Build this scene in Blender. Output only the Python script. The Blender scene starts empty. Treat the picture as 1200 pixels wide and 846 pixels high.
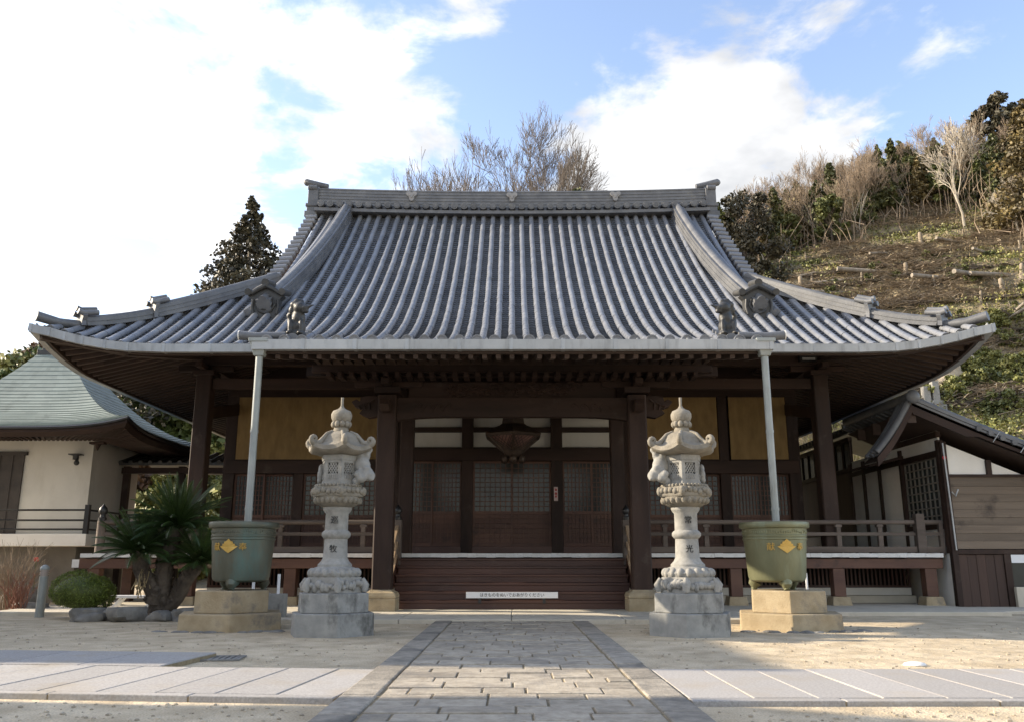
import bpy, bmesh, math, random
from mathutils import Vector, Matrix, noise as mnoise

R = math.radians
sc = bpy.context.scene
COL = sc.collection

# ------------------------------------------------------------------ camera, sky, sun, exposure
cam_d = bpy.data.cameras.new("camera")
cam = bpy.data.objects.new("camera", cam_d)
COL.objects.link(cam)
cam.location = (0, 0, 1.1)
cam.rotation_euler = (R(90 + 13.17), 0, 0)
cam_d.sensor_width = 36
cam_d.lens = 30
cam_d.clip_end = 2000
sc.camera = cam

SUN_EL = 24.0
SUN_AZ = math.atan2(-1.0, 0.13)            # bearing from +Y, towards +X
sun_dir = Vector((math.sin(SUN_AZ) * math.cos(R(SUN_EL)), math.cos(SUN_AZ) * math.cos(R(SUN_EL)), math.sin(R(SUN_EL))))
sl = bpy.data.lights.new("sun", 'SUN')
sl.energy = 5.0
sl.angle = R(0.55)
sl.color = (1.0, 0.86, 0.66)
so = bpy.data.objects.new("sun", sl)
COL.objects.link(so)
so.rotation_euler = (-sun_dir).to_track_quat('-Z', 'Y').to_euler()
so.location = (-40, 20, 40)

SKY_STR = 0.14
EXPOSURE = 0.96
world = bpy.data.worlds.new("World")
sc.world = world
world.use_nodes = True
sc.view_settings.view_transform = 'Standard'
sc.view_settings.look = 'None'
sc.view_settings.exposure = EXPOSURE
sc.view_settings.gamma = 1
sc.view_settings.use_curve_mapping = False
try:
    sc.cycles.use_denoising = True
    sc.cycles.max_bounces = 8
except Exception:
    pass


def build_world():
    nt = world.node_tree
    N, L = nt.nodes, nt.links
    N.clear()
    out = N.new('ShaderNodeOutputWorld')
    bg = N.new('ShaderNodeBackground')
    bg.inputs[1].default_value = SKY_STR
    L.new(bg.outputs[0], out.inputs[0])
    sky = N.new('ShaderNodeTexSky')
    sky.sky_type = 'NISHITA'
    sky.sun_disc = False
    sky.sun_elevation = R(SUN_EL)
    sky.sun_rotation = SUN_AZ
    sky.air_density = 1.0
    sky.dust_density = 0.6
    sky.ozone_density = 1.5
    tc = N.new('ShaderNodeTexCoord')
    sep = N.new('ShaderNodeSeparateXYZ')
    L.new(tc.outputs['Generated'], sep.inputs[0])
    # clouds: noise on the cloud layer plane (direction / height)
    def math_(op, a, b=None, clamp=False):
        n = N.new('ShaderNodeMath'); n.operation = op; n.use_clamp = clamp
        for i, s in enumerate((a, b)):
            if s is None: continue
            if isinstance(s, (int, float)): n.inputs[i].default_value = s
            else: L.new(s, n.inputs[i])
        return n.outputs[0]
    zc = math_('MAXIMUM', math_('ADD', sep.outputs[2], 0.12), 0.05)
    u = math_('DIVIDE', sep.outputs[0], zc)
    v = math_('DIVIDE', sep.outputs[1], zc)
    cmb = N.new('ShaderNodeCombineXYZ')
    L.new(u, cmb.inputs[0]); L.new(v, cmb.inputs[1])
    cmb.inputs[2].default_value = 3.7
    no = N.new('ShaderNodeTexNoise')
    no.inputs['Scale'].default_value = 3.4
    no.inputs['Detail'].default_value = 9
    no.inputs['Roughness'].default_value = 0.58
    no.inputs['Distortion'].default_value = 0.25
    L.new(cmb.outputs[0], no.inputs['Vector'])
    # cloud banks: directions in the sky where the cloud is thick
    banks = [((-0.40, 0.79, 0.47), 0.55, 0.66), ((-0.20, 0.86, 0.44), 0.30, 0.6), ((-0.16, 0.80, 0.56), 0.24, 0.55), ((-0.75, 0.50, 0.42), 0.6, 0.8), ((0.15, 0.888, 0.44), 0.17, 0.85), ((0.235, 0.857, 0.46), 0.19, 0.95), ((0.32, 0.84, 0.44), 0.17, 0.85), ((0.27, 0.825, 0.505), 0.10, 0.8), ((-0.9, -0.2, 0.4), 0.8, 0.9), ((0.3, -0.85, 0.35), 0.8, 0.9), ((0.05, 0.91, 0.40), 0.15, 0.5), ((0.42, 0.78, 0.50), 0.10, 0.45)]
    total = None
    for d, rad, w in banks:
        dv = Vector(d).normalized()
        vm = N.new('ShaderNodeVectorMath'); vm.operation = 'DISTANCE'
        L.new(tc.outputs['Generated'], vm.inputs[0]); vm.inputs[1].default_value = dv
        t = math_('SUBTRACT', 1.0, math_('DIVIDE', vm.outputs['Value'], rad))
        t = math_('MULTIPLY', math_('MAXIMUM', t, 0.0), w * 0.95)
        total = t if total is None else math_('MAXIMUM', total, t)
    dens = math_('ADD', math_('MULTIPLY', math_('SUBTRACT', no.outputs[0], 0.5), 2.5), math_('SUBTRACT', total, 0.22))
    mr = N.new('ShaderNodeMapRange'); mr.interpolation_type = 'SMOOTHSTEP'
    L.new(dens, mr.inputs[0])
    mr.inputs[1].default_value = -0.06; mr.inputs[2].default_value = 0.30
    # cloud brightness: thicker parts slightly greyer, seen in a second noise
    no2 = N.new('ShaderNodeTexNoise'); no2.inputs['Scale'].default_value = 5.0; no2.inputs['Detail'].default_value = 5
    L.new(cmb.outputs[0], no2.inputs['Vector'])
    cr = N.new('ShaderNodeValToRGB')
    cr.color_ramp.elements[0].position = 0.30; cr.color_ramp.elements[0].color = (CL_D, CL_D * 1.02, CL_D * 1.06, 1)
    cr.color_ramp.elements[1].position = 0.62; cr.color_ramp.elements[1].color = (CL_B, CL_B, CL_B, 1)
    L.new(no2.outputs[0], cr.inputs[0])
    # clouds glow towards the sun
    vs_ = N.new('ShaderNodeVectorMath'); vs_.operation = 'DISTANCE'
    L.new(tc.outputs['Generated'], vs_.inputs[0]); vs_.inputs[1].default_value = sun_dir
    gl = math_('ADD', 1.0, math_('MULTIPLY', math_('MAXIMUM', math_('SUBTRACT', 1.0, math_('DIVIDE', vs_.outputs['Value'], 1.15)), 0.0), 1.9))
    cg = N.new('ShaderNodeMixRGB'); cg.blend_type = 'MULTIPLY'; cg.inputs[0].default_value = 1.0
    L.new(cr.outputs[0], cg.inputs[1]); L.new(gl, cg.inputs[2])
    # clear sky tint
    hs = N.new('ShaderNodeMixRGB'); hs.blend_type = 'MULTIPLY'; hs.inputs[0].default_value = 1.0
    L.new(sky.outputs[0], hs.inputs[1]); hs.inputs[2].default_value = SKY_TINT
    mx = N.new('ShaderNodeMixRGB')
    L.new(mr.outputs[0], mx.inputs[0]); L.new(hs.outputs[0], mx.inputs[1]); L.new(cg.outputs[0], mx.inputs[2])
    L.new(mx.outputs[0], bg.inputs[0])


CL_D, CL_B = 2.9, 4.7
SKY_TINT = (1.72, 1.50, 1.42, 1)
build_world()

# ------------------------------------------------------------------ materials
MATS = {}


def nodes_of(name):
    m = bpy.data.materials.new(name)
    m.use_nodes = True
    nt = m.node_tree
    return m, nt, nt.nodes, nt.links, nt.nodes['Principled BSDF']


def pm(name, c1, c2=None, scale=3.0, rough=0.7, bump=0.0, bscale=None, stretch=(1, 1, 1), metal=0.0, contrast=(0.35, 0.65),
       spots=None, spot_scale=1.0, spot_lim=(0.55, 0.7), face=0.0, spec=0.5, detail=6, bdist=0.02, streak=None):
    """two colours mixed by noise, optional stains (spots), per-face variation (face) and bump"""
    if name in MATS: return MATS[name]
    m, nt, N, L, b = nodes_of(name)
    c2 = c2 or c1
    tc = N.new('ShaderNodeTexCoord')
    mp = N.new('ShaderNodeMapping'); mp.inputs['Scale'].default_value = stretch
    L.new(tc.outputs['Object'], mp.inputs[0])
    no = N.new('ShaderNodeTexNoise'); no.inputs['Scale'].default_value = scale; no.inputs['Detail'].default_value = detail
    no.inputs['Roughness'].default_value = 0.62
    L.new(mp.outputs[0], no.inputs['Vector'])
    cr = N.new('ShaderNodeValToRGB')
    cr.color_ramp.elements[0].position = contrast[0]; cr.color_ramp.elements[0].color = (*c1, 1)
    cr.color_ramp.elements[1].position = contrast[1]; cr.color_ramp.elements[1].color = (*c2, 1)
    L.new(no.outputs[0], cr.inputs[0])
    col = cr.outputs[0]
    if spots:
        n2 = N.new('ShaderNodeTexNoise'); n2.inputs['Scale'].default_value = spot_scale; n2.inputs['Detail'].default_value = 8
        n2.inputs['Roughness'].default_value = 0.65
        if streak:
            m2 = N.new('ShaderNodeMapping'); m2.inputs['Scale'].default_value = streak
            L.new(tc.outputs['Object'], m2.inputs[0]); L.new(m2.outputs[0], n2.inputs['Vector'])
        else:
            L.new(tc.outputs['Object'], n2.inputs['Vector'])
        mr = N.new('ShaderNodeMapRange'); mr.inputs[1].default_value = spot_lim[0]; mr.inputs[2].default_value = spot_lim[1]
        L.new(n2.outputs[0], mr.inputs[0])
        mx = N.new('ShaderNodeMixRGB'); L.new(mr.outputs[0], mx.inputs[0]); L.new(col, mx.inputs[1]); mx.inputs[2].default_value = (*spots, 1)
        col = mx.outputs[0]
    if face:
        at = N.new('ShaderNodeAttribute'); at.attribute_name = 'tone'
        mr = N.new('ShaderNodeMapRange'); mr.inputs[3].default_value = 1 - face; mr.inputs[4].default_value = 1 + face
        L.new(at.outputs['Fac'], mr.inputs[0])
        mx = N.new('ShaderNodeMixRGB'); mx.blend_type = 'MULTIPLY'; mx.inputs[0].default_value = 1
        L.new(col, mx.inputs[1]); L.new(mr.outputs[0], mx.inputs[2])
        col = mx.outputs[0]
    L.new(col, b.inputs['Base Color'])
    b.inputs['Roughness'].default_value = rough
    b.inputs['Metallic'].default_value = metal
    b.inputs['Specular IOR Level'].default_value = spec
    if bump:
        n3 = N.new('ShaderNodeTexNoise'); n3.inputs['Scale'].default_value = bscale or scale * 6; n3.inputs['Detail'].default_value = 6
        L.new(mp.outputs[0], n3.inputs['Vector'])
        bp = N.new('ShaderNodeBump'); bp.inputs['Strength'].default_value = bump; bp.inputs['Distance'].default_value = bdist
        L.new(n3.outputs[0], bp.inputs['Height']); L.new(bp.outputs[0], b.inputs['Normal'])
    MATS[name] = m
    return m


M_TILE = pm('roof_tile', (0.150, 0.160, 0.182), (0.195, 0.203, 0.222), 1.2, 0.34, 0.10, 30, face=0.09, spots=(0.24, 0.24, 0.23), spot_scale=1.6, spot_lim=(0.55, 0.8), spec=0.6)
M_RIDGE = pm('ridge_tile', (0.085, 0.089, 0.098), (0.135, 0.138, 0.145), 2.5, 0.48, 0.2, 25, face=0.2, spots=(0.19, 0.185, 0.17), spot_scale=3, spot_lim=(0.58, 0.8))
M_PAN = pm('pan_tile', (0.095, 0.102, 0.115), (0.14, 0.147, 0.16), 1.2, 0.45, 0.1, 30, face=0.2)  # dirt, plus the cover tiles' shade put into this darker colour
M_OLDTILE = pm('old_dark_tile', (0.026, 0.027, 0.028), (0.058, 0.056, 0.052), 3, 0.5, 0.25, 20, face=0.2)
M_WOOD = pm('dark_timber', (0.021, 0.0118, 0.009), (0.046, 0.0265, 0.0198), 2.2, 0.66, 0.35, 12, stretch=(1, 1, 0.18), spec=0.28, face=0.15, spots=(0.075, 0.058, 0.047), spot_scale=2.0, spot_lim=(0.58, 0.8))
M_WOODX = pm('dark_timber_beam', (0.021, 0.0115, 0.0086), (0.044, 0.0245, 0.0178), 2.2, 0.66, 0.35, 12, stretch=(0.18, 1, 1), spec=0.28, face=0.15, spots=(0.065, 0.048, 0.038), spot_scale=2.0, spot_lim=(0.6, 0.8))
M_REDWOOD = pm('red_brown_timber', (0.075, 0.032, 0.021), (0.125, 0.060, 0.037), 2.0, 0.6, 0.2, 14, stretch=(0.2, 1, 1), face=0.2, spots=(0.05, 0.025, 0.018), spot_scale=2.5)
M_STAIR = pm('stair_timber', (0.05, 0.0185, 0.012), (0.09, 0.037, 0.024), 2.4, 0.5, 0.2, 14, stretch=(0.15, 1, 1), face=0.2, spots=(0.11, 0.066, 0.047), spot_scale=2.5, spot_lim=(0.6, 0.8))
M_OLDWOOD = pm('weathered_timber', (0.085, 0.065, 0.053), (0.155, 0.122, 0.10), 2.5, 0.8, 0.3, 16, stretch=(0.2, 0.2, 1), face=0.15)
M_PALEWOOD = pm('pale_handrail_timber', (0.30, 0.20, 0.12), (0.42, 0.30, 0.19), 3, 0.7, 0.2, 14, stretch=(1, 0.2, 0.3))
M_SIDING = pm('grey_board_siding', (0.115, 0.088, 0.065), (0.20, 0.155, 0.115), 1.5, 0.85, 0.35, 14, stretch=(0.12, 1, 1.4), face=0.22, spots=(0.065, 0.05, 0.04), spot_scale=1.6)
M_DOORWOOD = pm('brown_plank_door', (0.038, 0.020, 0.014), (0.072, 0.038, 0.026), 1.6, 0.7, 0.3, 14, stretch=(1.2, 1, 0.1), face=0.25)
M_SOFFIT = pm('eave_boards', (0.036, 0.021, 0.015), (0.062, 0.038, 0.028), 2, 0.75, 0.2, 12, stretch=(0.3, 0.3, 1), face=0.2)
M_PLASTER = pm('white_plaster', (0.74, 0.71, 0.65), (0.81, 0.785, 0.73), 1.2, 0.9, 0.08, 30, spots=(0.52, 0.48, 0.41), spot_scale=0.8, spot_lim=(0.58, 0.85))
M_CREAM = pm('cream_plaster', (0.56, 0.54, 0.495), (0.62, 0.60, 0.55), 1.2, 0.9, 0.08, 30, spots=(0.44, 0.415, 0.365), spot_scale=1.3, spot_lim=(0.52, 0.85), streak=(1, 1, 0.3))
M_WHITEEDGE = pm('white_floor_edge', (0.62, 0.61, 0.58), (0.72, 0.71, 0.69), 6, 0.7, 0.1, 20, spots=(0.34, 0.31, 0.28), spot_scale=5, spot_lim=(0.6, 0.75))
M_STONE = pm('lantern_granite', (0.22, 0.213, 0.196), (0.325, 0.315, 0.29), 7, 0.85, 0.35, 60, spots=(0.145, 0.14, 0.126), spot_scale=3.2, spot_lim=(0.58, 0.76), bdist=0.012)
M_STONECAP = pm('weathered_granite', (0.175, 0.155, 0.122), (0.275, 0.247, 0.20), 6, 0.88, 0.5, 40, spots=(0.095, 0.088, 0.070), spot_scale=3.0, spot_lim=(0.52, 0.72), bdist=0.015)
M_STONEBASE = pm('stained_granite', (0.215, 0.215, 0.205), (0.31, 0.305, 0.283), 5, 0.88, 0.4, 50, spots=(0.10, 0.098, 0.09), spot_scale=2.3, spot_lim=(0.54, 0.66), streak=(1, 1, 0.55), bdist=0.012)
M_TANSTONE = pm('tan_stone', (0.29, 0.225, 0.135), (0.39, 0.315, 0.205), 4, 0.9, 0.5, 45, spots=(0.16, 0.14, 0.115), spot_scale=1.9, spot_lim=(0.55, 0.7), bdist=0.015)
M_CONC = pm('pale_concrete', (0.46, 0.42, 0.34), (0.55, 0.50, 0.41), 2.0, 0.9, 0.2, 60, spots=(0.33, 0.30, 0.25), spot_scale=1.2)
M_PAVE = pm('granite_slab', (0.29, 0.273, 0.256), (0.40, 0.38, 0.36), 45, 0.85, 0.4, 150, face=0.10, contrast=(0.38, 0.62), spots=(0.33, 0.285, 0.225), spot_scale=1.1, spot_lim=(0.5, 0.75), bdist=0.008)
M_PATH = pm('old_path_stone', (0.245, 0.21, 0.162), (0.385, 0.338, 0.268), 9, 0.9, 0.6, 45, face=0.16, spots=(0.19, 0.172, 0.15), spot_scale=1.6, spot_lim=(0.52, 0.7), bdist=0.015)
M_PATHEDGE = pm('dark_path_kerb', (0.20, 0.178, 0.145), (0.32, 0.285, 0.235), 9, 0.9, 0.6, 45, face=0.14, spots=(0.09, 0.085, 0.075), spot_scale=1.6, spot_lim=(0.52, 0.7), bdist=0.015)
M_MOSS = pm('joint_soil', (0.20, 0.155, 0.09), (0.29, 0.23, 0.14), 12, 0.95, 0.5, 60)
M_METAL = pm('grey_gutter_metal', (0.33, 0.34, 0.345), (0.40, 0.41, 0.415), 1.5, 0.42, 0.0, metal=0.35, face=0.08, spots=(0.22, 0.225, 0.225), spot_scale=2.5, spot_lim=(0.5, 0.75), streak=(2, 1, 0.4))
M_PIPE = pm('grey_green_pipe', (0.235, 0.255, 0.245), (0.31, 0.33, 0.315), 2, 0.4, 0, spots=(0.18, 0.185, 0.165), spot_scale=3, streak=(1, 1, 0.2))
M_BLACKMETAL = pm('black_metal', (0.012, 0.012, 0.013), (0.02, 0.02, 0.021), 4, 0.4)
M_BRONZEG = pm('green_bronze', (0.13, 0.132, 0.072), (0.19, 0.192, 0.112), 2.2, 0.42, 0.2, 22, stretch=(1, 1, 0.35), metal=0.25, spots=(0.20, 0.225, 0.15), spot_scale=3.5, streak=(1, 1, 0.25))
M_BRONZET = pm('teal_bronze', (0.078, 0.080, 0.058), (0.115, 0.118, 0.088), 2.2, 0.45, 0.2, 22, stretch=(1, 1, 0.35), metal=0.25, spots=(0.085, 0.165, 0.155), spot_scale=1.3, spot_lim=(0.52, 0.72), streak=(1, 1, 0.4))
M_GOLD = pm('gold_leaf', (0.48, 0.30, 0.065), (0.58, 0.38, 0.10), 8, 0.4, 0, metal=0.3)
M_COPPER = pm('green_copper_roof', (0.20, 0.238, 0.215), (0.245, 0.285, 0.258), 1.1, 0.7, 0.1, 20, face=0.10, spots=(0.16, 0.19, 0.172), spot_scale=1.6)
M_INK = pm('black_ink', (0.02, 0.02, 0.02))
M_REDINK = pm('red_ink', (0.35, 0.03, 0.03))
M_SIGNWHITE = pm('white_sign_board', (0.74, 0.75, 0.77), rough=0.5)
M_BLIND = None
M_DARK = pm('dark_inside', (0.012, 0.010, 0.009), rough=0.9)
M_BRONZED = pm('dark_bronze', (0.05, 0.035, 0.028), (0.085, 0.06, 0.045), 8, 0.5, 0.3, 30, metal=0.3)
M_BARK = pm('grey_bark', (0.17, 0.145, 0.115), (0.27, 0.24, 0.20), 4, 0.9, 0.3, 20, stretch=(1, 1, 0.2))
M_PALEBARK = pm('pale_bark', (0.29, 0.26, 0.21), (0.42, 0.38, 0.32), 1.5, 0.9, 0.2, 20, stretch=(1, 1, 0.3))
M_TWIG = pm('brown_twigs', (0.185, 0.14, 0.098), (0.28, 0.22, 0.16), 1.0, 0.9)
M_GREYTWIG = pm('grey_twigs', (0.10, 0.083, 0.07), (0.16, 0.135, 0.115), 1.0, 0.9)
M_DARKBARK = pm('dark_bark', (0.06, 0.047, 0.037), (0.12, 0.095, 0.072), 5, 0.9, 0.4, 25)
M_ROCK = pm('garden_rock', (0.12, 0.115, 0.105), (0.24, 0.23, 0.21), 3, 0.9, 0.6, 14, bdist=0.03)
M_STUMP = pm('cut_wood', (0.17, 0.135, 0.095), (0.30, 0.25, 0.185), 2.5, 0.9, 0.3, 20, spots=(0.16, 0.13, 0.10), spot_scale=2)


def leaf_mat(name, c1, c2, face=0.45, rough=0.55, scale=0.8):
    m = pm(name, c1, c2, scale, rough, face=face)
    b = m.node_tree.nodes['Principled BSDF']
    b.inputs['Subsurface Weight'].default_value = 0.0
    return m


M_CEDAR = leaf_mat('cedar_leaf', (0.058, 0.068, 0.024), (0.105, 0.108, 0.038))
M_CEDARBR = leaf_mat('brown_cedar_leaf', (0.095, 0.073, 0.027), (0.15, 0.115, 0.045))
M_DARKCON = leaf_mat('dark_conifer_leaf', (0.034, 0.035, 0.02), (0.072, 0.060, 0.034))
M_EVERG = leaf_mat('evergreen_leaf', (0.062, 0.078, 0.022), (0.135, 0.14, 0.044))
M_SHRUB = leaf_mat('shrub_leaf', (0.105, 0.12, 0.03), (0.21, 0.20, 0.058), scale=0.35)
M_SHRUBR = leaf_mat('reddish_shrub_leaf', (0.12, 0.065, 0.035), (0.17, 0.105, 0.05))
M_TOPIARY = leaf_mat('topiary_leaf', (0.085, 0.12, 0.016), (0.165, 0.205, 0.038), scale=5)
M_CYCAD = leaf_mat('cycad_leaf', (0.020, 0.042, 0.010), (0.045, 0.075, 0.018), rough=0.4)
M_DRYGRASS = leaf_mat('dry_grass', (0.20, 0.15, 0.075), (0.33, 0.25, 0.13))


def glass_mat():
    m, nt, N, L, b = nodes_of('old_window_glass')
    tc = N.new('ShaderNodeTexCoord')
    no = N.new('ShaderNodeTexNoise'); no.inputs['Scale'].default_value = 2.2
    L.new(tc.outputs['Object'], no.inputs['Vector'])
    cr = N.new('ShaderNodeValToRGB')
    cr.color_ramp.elements[0].color = (0.022, 0.026, 0.025, 1); cr.color_ramp.elements[1].color = (0.055, 0.062, 0.059, 1)
    L.new(no.outputs[0], cr.inputs[0]); L.new(cr.outputs[0], b.inputs['Base Color'])
    b.inputs['Roughness'].default_value = 0.16; b.inputs['Specular IOR Level'].default_value = 0.3
    n2 = N.new('ShaderNodeTexNoise'); n2.inputs['Scale'].default_value = 1.6
    L.new(tc.outputs['Object'], n2.inputs['Vector'])
    bp = N.new('ShaderNodeBump'); bp.inputs['Strength'].default_value = 0.12; bp.inputs['Distance'].default_value = 0.05
    L.new(n2.outputs[0], bp.inputs['Height']); L.new(bp.outputs[0], b.inputs['Normal'])
    return m


M_GLASS = glass_mat()


def blind_mat():
    m, nt, N, L, b = nodes_of('bamboo_blind')
    tc = N.new('ShaderNodeTexCoord')
    sp = N.new('ShaderNodeSeparateXYZ'); L.new(tc.outputs['Object'], sp.inputs[0])
    w = N.new('ShaderNodeTexWave'); w.bands_direction = 'Z'; w.inputs['Scale'].default_value = 16; w.inputs['Distortion'].default_value = 0.6
    L.new(tc.outputs['Object'], w.inputs['Vector'])
    no = N.new('ShaderNodeTexNoise'); no.inputs['Scale'].default_value = 2.0; no.inputs['Detail'].default_value = 8
    mp = N.new('ShaderNodeMapping'); mp.inputs['Scale'].default_value = (3.5, 1, 1.2)
    L.new(tc.outputs['Object'], mp.inputs[0]); L.new(mp.outputs[0], no.inputs['Vector'])
    cr = N.new('ShaderNodeValToRGB')
    cr.color_ramp.elements[0].position = 0.3; cr.color_ramp.elements[0].color = (0.225, 0.14, 0.05, 1)
    cr.color_ramp.elements[1].position = 0.7; cr.color_ramp.elements[1].color = (0.315, 0.207, 0.078, 1)
    L.new(no.outputs[0], cr.inputs[0])
    mx = N.new('ShaderNodeMixRGB'); mx.blend_type = 'MULTIPLY'; mx.inputs[0].default_value = 0.25
    L.new(cr.outputs[0], mx.inputs[1]); L.new(w.outputs[0], mx.inputs[2])
    L.new(mx.outputs[0], b.inputs['Base Color']); b.inputs['Roughness'].default_value = 0.7
    bp = N.new('ShaderNodeBump'); bp.inputs['Strength'].default_value = 0.4; bp.inputs['Distance'].default_value = 0.01
    L.new(w.outputs[0], bp.inputs['Height']); L.new(bp.outputs[0], b.inputs['Normal'])
    return m


M_BLIND = blind_mat()


def sand_mat():
    m, nt, N, L, b = nodes_of('sandy_gravel')
    tc = N.new('ShaderNodeTexCoord')
    def noise(s, d=6):
        n = N.new('ShaderNodeTexNoise'); n.inputs['Scale'].default_value = s; n.inputs['Detail'].default_value = d
        L.new(tc.outputs['Object'], n.inputs['Vector']); return n.outputs[0]
    big, mid, fine = noise(0.35), noise(2.4, 8), noise(60, 4)
    cr = N.new('ShaderNodeValToRGB')
    cr.color_ramp.elements[0].position = 0.36; cr.color_ramp.elements[0].color = (0.47, 0.385, 0.265, 1)
    cr.color_ramp.elements[1].position = 0.64; cr.color_ramp.elements[1].color = (0.63, 0.53, 0.38, 1)
    L.new(mid, cr.inputs[0])
    cr2 = N.new('ShaderNodeValToRGB')
    cr2.color_ramp.elements[0].position = 0.3; cr2.color_ramp.elements[0].color = (0.72, 0.70, 0.68, 1)
    cr2.color_ramp.elements[1].position = 0.6; cr2.color_ramp.elements[1].color = (1.1, 1.1, 1.1, 1)
    L.new(fine, cr2.inputs[0])
    m1 = N.new('ShaderNodeMixRGB'); m1.blend_type = 'MULTIPLY'; m1.inputs[0].default_value = 1
    L.new(cr.outputs[0], m1.inputs[1]); L.new(cr2.outputs[0], m1.inputs[2])
    mr = N.new('ShaderNodeMapRange'); mr.inputs[1].default_value = 0.35; mr.inputs[2].default_value = 0.65; mr.inputs[3].default_value = 0.88; mr.inputs[4].default_value = 1.08
    L.new(big, mr.inputs[0])
    m2 = N.new('ShaderNodeMixRGB'); m2.blend_type = 'MULTIPLY'; m2.inputs[0].default_value = 1
    L.new(m1.outputs[0], m2.inputs[1]); L.new(mr.outputs[0], m2.inputs[2])
    L.new(m2.outputs[0], b.inputs['Base Color']); b.inputs['Roughness'].default_value = 0.95
    b.inputs['Specular IOR Level'].default_value = 0.2
    ad = N.new('ShaderNodeMath'); ad.operation = 'ADD'
    L.new(fine, ad.inputs[0])
    ml = N.new('ShaderNodeMath'); ml.operation = 'MULTIPLY'; ml.inputs[1].default_value = 3.0
    L.new(noise(6, 8), ml.inputs[0]); L.new(ml.outputs[0], ad.inputs[1])
    bp = N.new('ShaderNodeBump'); bp.inputs['Strength'].default_value = 0.7; bp.inputs['Distance'].default_value = 0.02
    L.new(ad.outputs[0], bp.inputs['Height']); L.new(bp.outputs[0], b.inputs['Normal'])
    return m


M_SAND = sand_mat()
M_HILL = pm('hillside_soil', (0.105, 0.08, 0.048), (0.36, 0.29, 0.175), 1.3, 0.95, 1.0, 1.6, contrast=(0.3, 0.68), spots=(0.10, 0.105, 0.035), spot_scale=0.22, spot_lim=(0.5, 0.66), bdist=0.4, detail=10)

# ------------------------------------------------------------------ mesh builder


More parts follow.
